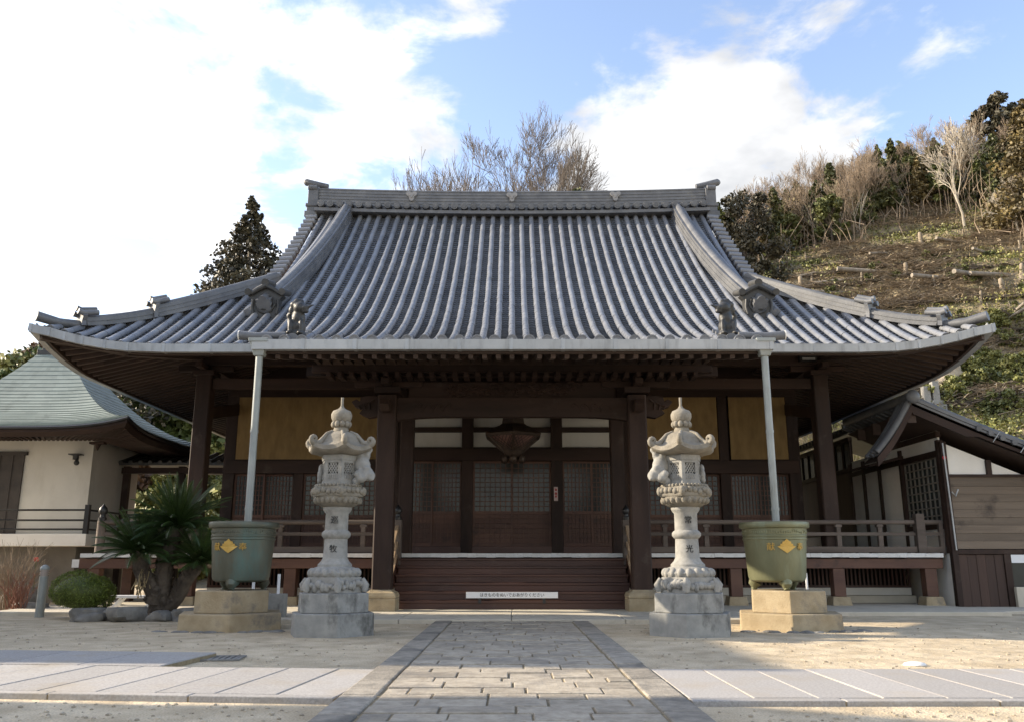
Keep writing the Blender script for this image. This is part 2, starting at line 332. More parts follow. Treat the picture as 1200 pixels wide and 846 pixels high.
class MB:
    def __init__(s):
        s.v, s.f, s.t = [], [], []

    def add(s, vs, fs, tone=None):
        o = len(s.v)
        s.v.extend([tuple(p) for p in vs])
        tone = random.random() if tone is None else tone
        for f in fs:
            s.f.append(tuple(i + o for i in f)); s.t.append(tone)

    def box(s, x0, x1, y0, y1, z0, z1, tone=None, taper=0.0):
        if x0 > x1: x0, x1 = x1, x0
        t = taper
        vs = [(x0, y0, z0), (x1, y0, z0), (x1, y1, z0), (x0, y1, z0), (x0 + t, y0 + t, z1), (x1 - t, y0 + t, z1), (x1 - t, y1 - t, z1), (x0 + t, y1 - t, z1)]
        s.add(vs, [(3, 2, 1, 0), (4, 5, 6, 7), (0, 1, 5, 4), (1, 2, 6, 5), (2, 3, 7, 6), (3, 0, 4, 7)], tone)

    def beam(s, p, q, w, h, up=(0, 0, 1), tone=None, w2=None, h2=None):
        p, q = Vector(p), Vector(q)
        d = (q - p).normalized()
        up = Vector(up)
        side = d.cross(up).normalized()
        u = side.cross(d).normalized()
        w2 = w if w2 is None else w2; h2 = h if h2 is None else h2
        vs = []
        for c, a, b in ((p, w / 2, h / 2), (q, w2 / 2, h2 / 2)):
            for sx, sy in ((-1, -1), (1, -1), (1, 1), (-1, 1)):
                vs.append(c + side * a * sx + u * b * sy)
        s.add(vs, [(0, 1, 2, 3), (7, 6, 5, 4), (0, 4, 5, 1), (1, 5, 6, 2), (2, 6, 7, 3), (3, 7, 4, 0)], tone)

    def tube(s, pts, rad, n=8, cap=True, tone=None):
        pts = [Vector(p) for p in pts]
        if not isinstance(rad, (list, tuple)): rad = [rad] * len(pts)
        vs, fs = [], []
        ref = None
        for i, p in enumerate(pts):
            d = (pts[min(i + 1, len(pts) - 1)] - pts[max(i - 1, 0)])
            d = d.normalized() if d.length > 1e-9 else Vector((0, 0, 1))
            if ref is None:
                ref = d.cross(Vector((0.123, 0.3, 0.95)))
                if ref.length < 1e-3: ref = d.cross(Vector((1, 0, 0)))
            a = (ref - d * ref.dot(d)).normalized(); ref = a
            b = d.cross(a)
            for k in range(n):
                t = 2 * math.pi * k / n
                vs.append(p + (a * math.cos(t) + b * math.sin(t)) * rad[i])
        for i in range(len(pts) - 1):
            for k in range(n):
                k2 = (k + 1) % n
                fs.append((i * n + k, i * n + k2, (i + 1) * n + k2, (i + 1) * n + k))
        if cap:
            fs.append(tuple(reversed(range(n)))); fs.append(tuple(range((len(pts) - 1) * n, len(pts) * n)))
        s.add(vs, fs, tone)

    def lathe(s, prof, n=24, c=(0, 0, 0), phase=0.0, cap=True, tone=None):
        vs, fs = [], []
        for r, z in prof:
            for k in range(n):
                t = phase + 2 * math.pi * k / n
                vs.append((c[0] + r * math.cos(t), c[1] + r * math.sin(t), c[2] + z))
        for i in range(len(prof) - 1):
            for k in range(n):
                k2 = (k + 1) % n
                fs.append((i * n + k, i * n + k2, (i + 1) * n + k2, (i + 1) * n + k))
        if cap:
            fs.append(tuple(reversed(range(n)))); fs.append(tuple(range((len(prof) - 1) * n, len(prof) * n)))
        s.add(vs, fs, tone)

    def prism(s, poly, o, ax, ay, an, depth, tone=None):
        """polygon (a, b) in the plane o + a*ax + b*ay, pushed along an by depth"""
        o, ax, ay, an = Vector(o), Vector(ax), Vector(ay), Vector(an)
        n = len(poly)
        vs = [o + ax * a + ay * b for a, b in poly] + [o + ax * a + ay * b + an * depth for a, b in poly]
        fs = [tuple(range(n)), tuple(reversed(range(n, 2 * n)))]
        for i in range(n):
            j = (i + 1) % n
            fs.append((i, i + n, j + n, j))
        s.add(vs, fs, tone)

    def grid(s, rows, tone=None, close=False):
        n = len(rows[0])
        vs = [p for r in rows for p in r]
        fs = []
        for i in range(len(rows) - 1):
            for k in range(n - 1):
                fs.append((i * n + k, i * n + k + 1, (i + 1) * n + k + 1, (i + 1) * n + k))
        s.add(vs, fs, tone)

    def ball(s, c, r, seg=12, rings=8, rot=None, tone=None):
        if not isinstance(r, (tuple, list)): r = (r, r, r)
        c = Vector(c)
        m = rot or Matrix.Identity(3)
        vs = [c + m @ Vector((0, 0, -r[2]))]
        for i in range(1, rings):
            a = -math.pi / 2 + math.pi * i / rings
            for k in range(seg):
                t = 2 * math.pi * k / seg
                vs.append(c + m @ Vector((r[0] * math.cos(a) * math.cos(t), r[1] * math.cos(a) * math.sin(t), r[2] * math.sin(a))))
        vs.append(c + m @ Vector((0, 0, r[2])))
        fs = []
        for k in range(seg):
            fs.append((0, 1 + (k + 1) % seg, 1 + k))
        for i in range(rings - 2):
            for k in range(seg):
                k2 = (k + 1) % seg
                fs.append((1 + i * seg + k, 1 + i * seg + k2, 1 + (i + 1) * seg + k2, 1 + (i + 1) * seg + k))
        top = len(vs) - 1
        b = 1 + (rings - 2) * seg
        for k in range(seg):
            fs.append((top, b + k, b + (k + 1) % seg))
        s.add(vs, fs, tone)

    def sweep(s, path, sect, ups=None, cap=True, tone=None, layered=0):
        """cross-section sect [(side, up)] swept along path with up = +Z-ish"""
        path = [Vector(p) for p in path]
        n = len(sect)
        vs, fs = [], []
        for i, p in enumerate(path):
            d = (path[min(i + 1, len(path) - 1)] - path[max(i - 1, 0)]).normalized()
            up = Vector((0, 0, 1))
            side = d.cross(up).normalized()
            u = side.cross(d).normalized()
            sc_ = 1.0
            for a, b in sect:
                vs.append(p + side * a + u * b)
        for i in range(len(path) - 1):
            for k in range(n):
                k2 = (k + 1) % n
                fs.append((i * n + k, (i + 1) * n + k, (i + 1) * n + k2, i * n + k2))
        if cap:
            fs.append(tuple(range(n))); fs.append(tuple(reversed(range((len(path) - 1) * n, len(path) * n))))
        s.add(vs, fs, tone)

    def mesh(s, name, mat):
        me = bpy.data.meshes.new(name)
        me.from_pydata(s.v, [], s.f)
        if isinstance(mat, (list, tuple)):
            for m in mat: me.materials.append(m)
        else:
            me.materials.append(mat)
        at = me.attributes.new('tone', 'FLOAT', 'FACE')
        at.data.foreach_set('value', s.t)
        return me


WORLDROOT = set()


def fix_normals(me):
    bm = bmesh.new(); bm.from_mesh(me)
    bmesh.ops.recalc_face_normals(bm, faces=bm.faces)
    bm.to_mesh(me); bm.free()


def obj(name, mb, mat, parent=None, smooth=False, bevel=0.0, angle=40, norm=True):
    me = mb.mesh(name, mat) if isinstance(mb, MB) else mb
    if norm and isinstance(mb, MB): fix_normals(me)
    o = bpy.data.objects.new(name, me)
    COL.objects.link(o)
    if smooth:
        me.polygons.foreach_set('use_smooth', [True] * len(me.polygons))
        if angle < 180:
            try:
                me.set_sharp_from_angle(angle=R(angle))
            except Exception:
                pass
    if bevel:
        b = o.modifiers.new('bevel', 'BEVEL'); b.width = bevel; b.segments = 2; b.limit_method = 'ANGLE'; b.angle_limit = R(40)
    if parent is not None:
        o.parent = parent
        if parent.name in WORLDROOT:
            o.matrix_parent_inverse = Matrix.Translation(-Vector(parent.location))
    return o


def tag(o, label, cat, group=None):
    o['label'] = label; o['category'] = cat
    if group: o['group'] = group
    return o


def thing(name, label, cat, loc=(0, 0, 0), rz=0.0, group=None, world=False):
    o = bpy.data.objects.new(name, None)
    COL.objects.link(o)
    o.location = loc; o.rotation_euler = (0, 0, rz)
    o.empty_display_size = 0.3
    tag(o, label, cat, group)
    if world: WORLDROOT.add(o.name)
    return o


def struct(o, kind='structure'):
    o['kind'] = kind
    return o


def kids(o):
    return [c for c in bpy.data.objects if c.parent == o]


CHILD = {}


def copy_tree(o, label=None, loc=None, rz=None, scale=None, group=None):
    c = o.copy(); COL.objects.link(c)
    for ch in kids(o):
        d = ch.copy(); COL.objects.link(d); d.parent = c
        for g in kids(ch):
            e = g.copy(); COL.objects.link(e); e.parent = d
    if label: c['label'] = label
    if group: c['group'] = group
    if loc is not None: c.location = loc
    if rz is not None: c.rotation_euler = (0, 0, rz)
    if scale is not None: c.scale = scale if isinstance(scale, (tuple, list)) else (scale,) * 3
    return c


def text(name, body, size, depth, mat, parent, loc, rot, sx=1.0):
    cu = bpy.data.curves.new(name, 'FONT')
    cu.body = body; cu.size = size; cu.extrude = depth
    cu.align_x = 'CENTER'; cu.align_y = 'CENTER'
    t = bpy.data.objects.new(name, cu); COL.objects.link(t)
    bpy.context.view_layer.update()
    dg = bpy.context.evaluated_depsgraph_get()
    me = bpy.data.meshes.new_from_object(t.evaluated_get(dg))
    bpy.data.objects.remove(t); bpy.data.curves.remove(cu)
    me.transform(Matrix.Translation(loc) @ rot.to_4x4() @ Matrix.Diagonal((sx, 1, 1, 1)))
    me.materials.clear(); me.materials.append(mat); me.name = name
    return obj(name, me, mat, parent)


def figure(name, balls, mat, parent=None, voxel=0.02):
    """overlapping ellipsoids merged into one continuous body"""
    mb = MB()
    for b in balls:
        c, r = b[0], b[1]
        mb.ball(c, r, 14, 10, b[2] if len(b) > 2 else None)
    o = obj(name, mb, mat, None)
    rm = o.modifiers.new('r', 'REMESH'); rm.mode = 'VOXEL'; rm.voxel_size = voxel
    sm = o.modifiers.new('s', 'SMOOTH'); sm.iterations = 2
    bpy.context.view_layer.update()
    dg = bpy.context.evaluated_depsgraph_get()
    me = bpy.data.meshes.new_from_object(o.evaluated_get(dg))
    bpy.data.objects.remove(o)
    me.materials.clear(); me.materials.append(mat)
    return obj(name, me, mat, parent, smooth=True, angle=180)


FRONT = Matrix.Rotation(R(90), 3, 'X')      # text plane facing the camera side (-Y)

# ================================================================== ground, hills, paving
def sstep(a, b, x):
    t = max(0.0, min(1.0, (x - a) / (b - a)))
    return t * t * (3 - 2 * t)


def hill(x, y):
    hl = 12.5 * sstep(37, 62, y) + 1.2 * sstep(36, 45, y) + 0.02 * max(0, y - 62)
    hr = max(0.0, min(y, 88) - 32.5) * (0.62 + 0.15 * sstep(22, 50, x)) - 0.12 * max(0, min(y, 130) - 88)
    # a bare cutting in the bank just behind the side building
    k = sstep(-2, 20, x)
    h = hl * (1 - k) + hr * k
    if h > 0.05:
        n = mnoise.noise((x * 0.10, y * 0.10, 1.3)) * 1.1 + mnoise.noise((x * 0.33, y * 0.33, 4.1)) * 0.45 + mnoise.noise((x * 0.9, y * 0.9, 7.7)) * 0.2
        h += n * min(1.0, h / 3.0)
        # old cutting terraces along the slope
        q = (h + 0.9 * mnoise.noise((x * 0.07, y * 0.07, 2.2)) - 0.05 * x) / 2.3
        f = q - math.floor(q)
        h += (0.55 * sstep(0.55, 1.0, f) - 0.55 * f) * 1.5 * sstep(6, 14, x)
    return h - 0.02


def build_ground():
    mb = MB()
    mb.grid([[(x, y, 0.0) for x in (-400, -30, 30, 400)] for y in (-200, 0, 40, 300)])
    struct(obj('ground', mb, M_SAND))
    mb = MB()
    xs = [-130 + i * 2.2 for i in range(40)] + [-42 + i * 0.8 for i in range(150)] + [78 + i * 3.0 for i in range(24)]
    ys = [32.5 + i * 0.8 for i in range(110)] + [121 + i * 5 for i in range(20)]
    mb.grid([[(x, y, hill(x, y)) for x in xs] for y in ys])
    struct(obj('hillside', mb, M_HILL, smooth=True, angle=180))


build_ground()


def build_paving():
    rnd = random.Random(4)
    # forecourt slab in front of the steps
    mb = MB()
    for x0, x1 in ((-4.6, -2.05), (-2.04, -0.01), (0.0, 2.04), (2.05, 4.6)):
        mb.box(x0, x1, 16.0, 18.295, -0.1, 0.08)
    for x0, x1 in ((-10.9, -5.2), (-5.19, 0), (0.01, 5.19), (5.2, 10.3)):
        mb.box(x0, x1, 18.3, 33, -0.1, 0.08)
    o = obj('forecourt_pavement', mb, M_CONC, bevel=0.012); struct(o)
    mb = MB()
    mb.box(10.3, 12.6, 19.0, 20.75, -0.1, 0.06)
    struct(obj('side_pavement', mb, M_CONC, bevel=0.012))
    # centre path: kerb stones each side, coursed blocks between
    mb = MB()
    y = 3.0
    row = 0
    mb_k = MB()
    while y < 15.85:
        d = rnd.uniform(0.27, 0.41)
        y2 = min(y + d, 15.9)
        cuts = [-1.06]
        x = -1.06 + (rnd.uniform(0.2, 0.4) if row % 2 else rnd.uniform(0.42, 0.6))
        while x < 0.92:
            cuts.append(x); x += rnd.uniform(0.36, 0.64)
        cuts.append(1.06)
        for a, b in zip(cuts[:-1], cuts[1:]):
            dz = rnd.uniform(-0.008, 0.008)
            ga, gb = rnd.uniform(0.001, 0.008), rnd.uniform(0.001, 0.008)
            mb.box(a + ga, b - gb, y + rnd.uniform(0.001, 0.007), y2 - rnd.uniform(0.001, 0.007), -0.1, 0.055 + dz, taper=0.004)
        y = y2; row += 1
    for sx in (-1, 1):
        y = 3.0
        while y < 15.85:
            y2 = min(y + rnd.uniform(0.7, 1.25), 15.95)
            mb_k.box(sx * 1.075, sx * 1.375, y + 0.006, y2 - 0.006, -0.1, 0.062 + rnd.uniform(-0.006, 0.006), taper=0.004)
            y = y2
    struct(obj('stone_path', mb, M_PATH, bevel=0.007))
    struct(obj('path_kerb', mb_k, M_PATHEDGE, bevel=0.015))
    mb = MB(); mb.box(-1.37, 1.37, 3.0, 15.9, -0.1, 0.043)
    struct(obj('path_bed', mb, M_MOSS))
    # side walks of granite slabs, a little skewed, one each side of the path
    def walk(name, sx, ang, rows, x_end):
        mb = MB()
        ca, sa = math.cos(ang), math.sin(ang)
        def tr(mbox, i0):
            for i in range(i0, len(mbox.v)):
                x, yy, z = mbox.v[i]
                yy -= 7.2
                mbox.v[i] = (x * ca - yy * sa + sx * 1.40, x * sa + yy * ca + 7.2, z)
        for (u0, y0, y1, w, top) in rows:
            i0 = len(mb.v)
            u = u0
            while u < x_end:
                g = 0.007
                a, b = sx * (u + g), sx * (u + w - g)
                mb.box(a, b, y0 + g, y1 - g, -0.1, top + rnd.uniform(-0.002, 0.002))
                u += w
            tr(mb, i0)
        # clip slabs that would cross the path kerb is not needed: they start at u = 0
        struct(obj(name, mb, M_PAVE, bevel=0.008))
        mb2 = MB()
        for (u0, y0, y1, w, top) in rows:
            i0 = len(mb2.v)
            mb2.box(sx * u0, sx * (x_end), y0 + 0.015, y1 - 0.015, -0.1, top - 0.012)
            tr(mb2, i0)
        struct(obj(name + '_bed', mb2, M_MOSS))
    walk('left_walk_pavement', -1, R(-6.0), [(0.0, 7.28, 8.98, 0.515, 0.052), (0.0, 7.14, 7.28, 1.2, 0.050), (2.4, 8.98, 10.3, 0.9, 0.058)], 13)
    walk('right_walk_pavement', 1, R(0.3), [(0.0, 7.20, 9.06, 0.515, 0.045), (0.0, 7.05, 7.20, 1.2, 0.042)], 13)


build_paving()


def pebbles():
    """loose stones and grit on the court: too many to count"""
    rnd = random.Random(8)
    mb = MB()
    for i in range(2600):
        y = rnd.uniform(6.3, 16.0) if i % 3 else rnd.uniform(6.3, 9)
        x = rnd.uniform(-0.75, 0.75) * y
        if abs(x) < 1.5: continue
        if 6.9 < y - (0.1 * -x if x < 0 else 0) < 9.4: continue
        r = rnd.uniform(0.006, 0.02)
        mb.ball((x, y, r * 0.3), (r * rnd.uniform(0.8, 1.5), r, r * 0.7), 5, 3)
    o = obj('loose_gravel', mb, pm('gravel_stone', (0.30, 0.25, 0.18), (0.45, 0.39, 0.30), 9, 0.9, face=0.3)); struct(o, 'stuff')


pebbles()

# ================================================================== the temple hall
T = thing('temple_hall', 'large dark timber temple hall with a sweeping grey tiled roof in the centre', 'temple', (0, 24, 0.08), world=True)

EY, EZ, HALF, EX = 18.3, 5.72, 8.7, 10.42      # main eave line, its height, depth to ridge, half width
KX, KD = 4.6, -3.3                             # porch roof half width and its reach in front of the main eave
VX = 6.75                                       # gable verge


def lift(a):
    return 0.45 * max(0.0, (a - 7.75) / 2.67) ** 2


def prof(d):
    return EZ + 0.566 * d + 0.0245 * d * d


def kprof(d):
    a, b = KD, 2.5
    t = (d - a) / (b - a)
    h = b - a
    h00, h10, h01, h11 = 2 * t**3 - 3 * t**2 + 1, t**3 - 2 * t**2 + t, -2 * t**3 + 3 * t**2, t**3 - t**2
    return h00 * 4.97 + h10 * h * 0.16 + h01 * prof(2.5) + h11 * h * (0.566 + 0.049 * 2.5)


def front_z(x, d):
    if d >= 2.5: return prof(d)
    if abs(x) <= KX: return kprof(d)
    return prof(max(d, -0.3)) + lift(abs(x)) * max(0.0, 1 - d / 4.0) ** 2


def front_pt(x, d, off=0.0):
    e = 0.02
    z = front_z(x, d)
    s = (front_z(x, d + e) - front_z(x, d - e)) / (2 * e)
    n = Vector((0, -s, 1)).normalized()
    return Vector((x, EY + d, z)) + n * off, n


def side_pt(sx):
    def f(u, d, off=0.0):
        e = 0.02
        def z(dd): return prof(dd) + lift(abs(u) + EX - HALF) * max(0.0, 1 - dd / 4.0) ** 2
        s = (z(d + e) - z(d - e)) / (2 * e)
        n = Vector((sx * s, 0, 1)).normalized()
        return Vector((sx * (EX - d), EY + HALF + u, z(d))) + n * off, n
    return f


def tile_row(mb, ptf, lat, u, d0, d1, step=0.29, r=0.081, nseg=8):
    """one row of round cover tiles from the eave d0 up to d1"""
    # sample by arc length
    ds = [d0]
    while ds[-1] < d1 - 0.02:
        p0, _ = ptf(u, ds[-1]); p1, _ = ptf(u, ds[-1] + 0.05)
        ds.append(min(d1, ds[-1] + 0.05 * step / (p1 - p0).length))
    for a, b in zip(ds[:-1], ds[1:]):
        (p0, n0), (p1, n1) = ptf(u, a, 0.03), ptf(u, b, 0.03)
        vs = []
        tone = random.random()
        jit = lat * random.uniform(-0.005, 0.005) + n0 * random.uniform(-0.001, 0.002)
        p0 = p0 + jit; p1 = p1 + jit
        for p, n, rr in ((p0, n0, r), (p1, n1, r * 0.965)):
            for k in range(nseg):
                t = R(-105 + 210 * k / (nseg - 1))
                vs.append(p + lat * (rr * math.sin(t)) + n * (rr * math.cos(t)))
        # inner lip at the lower end
        for k in range(nseg):
            t = R(-105 + 210 * k / (nseg - 1))
            vs.append(p0 + lat * (r * 0.93 * math.sin(t)) + n0 * (r * 0.93 * math.cos(t)))
        fs = []
        for k in range(nseg - 1):
            fs.append((k, k + 1, nseg + k + 1, nseg + k))
            fs.append((2 * nseg + k, 2 * nseg + k + 1, k + 1, k))
        mb.add(vs, fs, tone)


def pan_row(mb, ptf, lat, u, hw, d0, d1, step=0.165):
    ds = [d0]
    while ds[-1] < d1 - 0.02:
        p0, _ = ptf(u, ds[-1]); p1, _ = ptf(u, ds[-1] + 0.05)
        ds.append(min(d1, ds[-1] + 0.05 * step / (p1 - p0).length))
    xs = (-hw, -hw * 0.5, 0, hw * 0.5, hw)
    sag = (0.03, -0.03, -0.045, -0.03, 0.03)
    for a, b in zip(ds[:-1], ds[1:]):
        tone = random.random()
        vs = []
        for d, o in ((a, 0.030), (b, 0.0), (a, -0.004)):
            for x, s_ in zip(xs, sag):
                p, n = ptf(u, d, 0)
                vs.append(p + lat * x + n * (s_ + o))
        fs = []
        for k in range(4):
            fs.append((k, k + 1, 5 + k + 1, 5 + k)); fs.append((10 + k, 10 + k + 1, k + 1, k))
        mb.add(vs, fs, tone)


def eave_end(mb, ptf, lat, u, d, r=0.105):
    p, n = ptf(u, d, 0.02)
    q, _ = ptf(u, d + 0.1, 0.02)
    out = (p - q).normalized()
    b = lat.cross(out).normalized()
    vs = []
    m = 14
    rr = [(r, 0.06), (r, 0.0), (r, -0.03), (r * 0.78, -0.03), (r * 0.74, -0.018), (0.025, -0.018)]
    for rad, o in rr:
        for k in range(m):
            t = 2 * math.pi * k / m
            vs.append(p - out * o + (lat * math.cos(t) + b * math.sin(t)) * rad)
    fs = []
    for i in range(len(rr) - 1):
        for k in range(m):
            k2 = (k + 1) % m
            fs.append((i * m + k, i * m + k2, (i + 1) * m + k2, (i + 1) * m + k))
    fs.append(tuple(range((len(rr) - 1) * m, len(rr) * m)))
    mb.add(vs, fs)


PITCH = 0.318


def build_roof():
    random.seed(3)
    mb, mp = MB(), MB()
    lx = Vector((1, 0, 0))
    nrow = int(EX / PITCH)
    for i in range(-nrow, nrow + 1):
        x = i * PITCH
        ax = abs(x)
        d0 = KD if ax <= KX else -0.12
        d1 = HALF - 0.15 if ax < 6.5 else EX - ax
        if d1 - d0 < 0.3: continue
        if not (4.6 < ax < 4.75):
            tile_row(mb, front_pt, lx, x, d0, d1)
            eave_end(mb, front_pt, lx, x, d0)
        xm = x + PITCH / 2
        ax = abs(xm)
        d0 = KD if ax <= KX else -0.1
        d1 = HALF - 0.15 if ax < 6.5 else EX - ax
        if d1 - d0 > 0.3:
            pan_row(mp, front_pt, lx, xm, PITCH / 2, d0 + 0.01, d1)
            p, n = front_pt(xm, d0, 0.0)
            mp.box(xm - 0.10, xm + 0.10, p.y - 0.005, p.y + 0.03, p.z - 0.09, p.z + 0.01)
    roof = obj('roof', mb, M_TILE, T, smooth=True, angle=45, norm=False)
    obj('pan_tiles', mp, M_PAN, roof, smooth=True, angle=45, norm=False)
    # side slopes and the rear slope
    mb = MB()
    for sx in (-1, 1):
        f = side_pt(sx)
        ly = Vector((0, 1, 0))
        for i in range(-27, 28):
            u = i * PITCH
            d1 = min(4.1, HALF - abs(u))
            if d1 > 0.3:
                tile_row(mb, f, ly, u, -0.1, d1); eave_end(mb, f, ly, u, -0.1)
            u += PITCH / 2
            d1 = min(4.1, HALF - abs(u))
            if d1 > 0.3: pan_row(mb, f, ly, u, PITCH / 2, -0.1, d1)
    obj('side_slope', mb, M_TILE, roof, smooth=True, angle=45, norm=False)
    mb = MB()
    mb.grid([[(x, EY + 2 * HALF - d, prof(d) + 0.05) for x in ((-EX + d, 0, EX - d) if d < 3.7 else (-VX, 0, VX))] for d in [0, 1, 2, 3, 3.69, 3.71, 5, 6, 7, 8, 8.7]])
    obj('rear_slope', mb, M_TILE, roof)
    # gable ends
    for sx in (-1, 1):
        mb = MB()
        mb.prism([(-4.6, 8.2), (4.6, 8.2), (0, 12.3)], (sx * 6.1, EY + HALF, 0), (0, 1, 0), (0, 0, 1), (sx, 0, 0), 0.12)
        obj('gable_wall', mb, M_WOOD, roof)
        # verge: short round tiles laid across the edge, each end showing
        mb = MB()
        for fb in (1, -1):
            d = 4.0
            while d < HALF - 0.25:
                z = prof(d)
                yy = EY + d if fb == 1 else EY + 2 * HALF - d
                mb.tube([(sx * 6.5, yy, z + 0.13), (sx * (VX + 0.12), yy, z + 0.09)], [0.085, 0.092], 10)
                d += 0.27
            path = [(sx * (VX - 0.02), (EY + dd if fb == 1 else EY + 2 * HALF - dd), prof(dd) - 0.12) for dd in [3.9 + k * 0.4 for k in range(13)]]
            mb.sweep(path, [(-0.05, -0.2), (0.05, -0.2), (0.05, 0.16), (-0.05, 0.16)])
        obj('verge_tiles', mb, M_TILE, roof, smooth=True)
    return roof


ROOF = build_roof()


def layered(w, h, lay=0.075, cap=0.1):
    """cross-section of a ridge of stacked flat tiles under a round cap tile"""
    right = []
    z = 0.0
    k = 0
    while z < h - 1e-6:
        ww = w / 2 + (0.018 if k % 2 == 0 else 0.0)
        z2 = min(z + lay, h)
        right += [(ww, z), (ww, z2)]
        z = z2; k += 1
    top = [(cap * math.cos(t), h + cap * 0.9 * math.sin(t)) for t in [R(180 * i / 8) for i in range(9)]]
    left = [(-a, b) for a, b in reversed(right)]
    return right + top + left


def build_ridges():
    yr = EY + HALF
    # main ridge
    def sag(x): return 0.14 * (abs(x) / 7.0) ** 2
    mb = MB()
    path = [(x, yr, 12.52 + sag(x)) for x in [-6.58 + i * 13.16 / 24 for i in range(25)]]
    mb.sweep(path, [(a, b) for a, b in layered(0.46, 0.70, 0.055, 0.12)])
    mr = obj('main_ridge', mb, M_RIDGE, ROOF, smooth=True, angle=30)
    mb = MB()
    n = int(6.45 / PITCH)
    for i in range(-n * 1, n + 1):
        x = i * PITCH
        z = 12.52 + sag(x)
        for s in (-1, 1):
            if abs(x) > 6.45: continue
            mb.tube([(x, yr + s * 0.24, z + 0.06), (x, yr + s * 0.62, z + 0.02)], 0.115, 14)
            mb.tube([(x, yr + s * 0.61, z + 0.02), (x, yr + s * 0.632, z + 0.018)], [0.09, 0.075], 14)
    mb.sweep([(p[0], yr, p[2] - 0.14) for p in path], [(-0.54, -0.08), (0.54, -0.08), (0.54, 0.03), (-0.54, 0.03)])
    obj('ridge_foot_tiles', mb, M_RIDGE, ROOF, smooth=True, angle=40)
    # crests on the front face of the ridge
    for x in (-3.38, 0.0, 3.48):
        mb = MB()
        z = 12.52 + sag(x) + 0.50
        poly = []
        for k in range(40):
            t = 2 * math.pi * k / 40
            r = 0.15 + 0.05 * math.cos(3 * t - math.pi / 2)
            poly.append((r * math.cos(t), r * math.sin(t)))
        mb.prism(poly, (x, yr - 0.33, z), (1, 0, 0), (0, 0, 1), (0, 1, 0), 0.10)
        mb.prism([(a * 0.45, b * 0.45) for a, b in poly], (x, yr - 0.36, z), (1, 0, 0), (0, 0, 1), (0, 1, 0), 0.05)
        obj('ridge_crest', mb, pm('crest_tile', (0.24, 0.235, 0.235), (0.29, 0.285, 0.28), 4, 0.6), ROOF)
    # ridge ends: stacked block with a bird-tail tile on top
    for sx in (-1, 1):
        mb = MB()
        x0 = sx * 6.52
        zb = 12.05
        mb.box(x0, x0 + sx * 0.36, yr - 0.36, yr + 0.36, zb, zb + 0.22)
        mb.box(x0, x0 + sx * 0.42, yr - 0.40, yr + 0.40, zb + 0.22, zb + 0.42)
        mb.box(x0, x0 + sx * 0.36, yr - 0.34, yr + 0.34, zb + 0.42, zb + 0.60)
        mb.box(x0, x0 + sx * 0.40, yr - 0.38, yr + 0.38, zb + 0.60, zb + 0.70)
        mb.box(x0, x0 + sx * 0.34, yr - 0.33, yr + 0.33, zb + 0.70, zb + 1.28)
        mb.tube([(x0 + sx * 0.05, yr - 0.30, zb + 1.28), (x0 + sx * 0.34, yr - 0.30, zb + 1.28)], 0.1, 10)
        mb.tube([(x0 + sx * 0.05, yr + 0.30, zb + 1.28), (x0 + sx * 0.34, yr + 0.30, zb + 1.28)], 0.1, 10)
        mb.tube([(x0, yr, zb + 1.3), (x0 + sx * 0.34, yr, zb + 1.3)], 0.15, 12)
        # tail tile
        mb.tube([(x0 - sx * 0.25, yr, zb + 1.45), (x0 + sx * 0.1, yr, zb + 1.52), (x0 + sx * 0.5, yr, zb + 1.62), (x0 + sx * 0.56, yr, zb + 1.66)], [0.10, 0.115, 0.125, 0.08], 10)
        obj('ridge_end_tile', mb, M_RIDGE, ROOF, smooth=True, angle=35, bevel=0.012)
    # descending ridges down the front slope, with demon tiles at their feet
    for sx in (-1, 1):
        path = []
        for i in range(23):
            t = i / 22
            d = 8.55 + (2.05 - 8.55) * t
            x = sx * (5.50 + 0.62 * (t ** 1.4))
            path.append((x, EY + d, front_z(0.0 if d > 2.5 else 6, d) + 0.02))
        mb = MB()
        mb.sweep(path, layered(0.33, 0.42, 0.065, 0.105))
        obj('descending_ridge', mb, M_RIDGE, ROOF, smooth=True, angle=30)
        mb = MB()
        mb.sweep([(x + sx * 0.42, y, z) for x, y, z in path[2:]], [(-0.12, 0), (0.12, 0), (0.10, 0.14), (0, 0.19), (-0.10, 0.14)])
        obj('flanking_tiles', mb, M_TILE, ROOF, smooth=True, angle=40)
        x, y, z = path[-1]
        mb = MB()
        y -= 0.06
        ol = [(-0.36, -0.12), (0.36, -0.12), (0.40, 0.02), (0.34, 0.10), (0.35, 0.46), (0.45, 0.56), (0.30, 0.60), (0.16, 0.72), (0, 0.78), (-0.16, 0.72), (-0.30, 0.60), (-0.45, 0.56), (-0.35, 0.46), (-0.34, 0.10), (-0.40, 0.02)]
        mb.prism(ol, (x, y, z - 0.05), (1, 0, 0), (0, 0, 1), (0, 1, 0), 0.22)
        for a, b, r in ((-0.42, 0.60, 0.085), (0.42, 0.60, 0.085), (0, 0.84, 0.10)):
            mb.tube([(x + a, y - 0.12, z + b - 0.03), (x + a, y + 0.5, z + b + 0.12)], r, 12)
        for s in (-1, 1):
            mb.tube([(x, y - 0.05, z + 0.76), (x + s * 0.2, y - 0.05, z + 0.66), (x + s * 0.34, y - 0.05, z + 0.56), (x + s * 0.44, y - 0.05, z + 0.57)], [0.07, 0.06, 0.055, 0.05], 8)
            mb.tube([(x, y - 0.02, z + 0.52), (x + s * 0.17, y - 0.02, z + 0.42), (x + s * 0.23, y - 0.02, z + 0.25), (x + s * 0.14, y - 0.02, z + 0.10), (x, y - 0.02, z + 0.04)], 0.03, 6)
            mb.tube([(x + s * 0.30, y - 0.02, z + 0.40), (x + s * 0.32, y - 0.02, z + 0.2), (x + s * 0.28, y - 0.02, z + 0.02)], 0.035, 6)
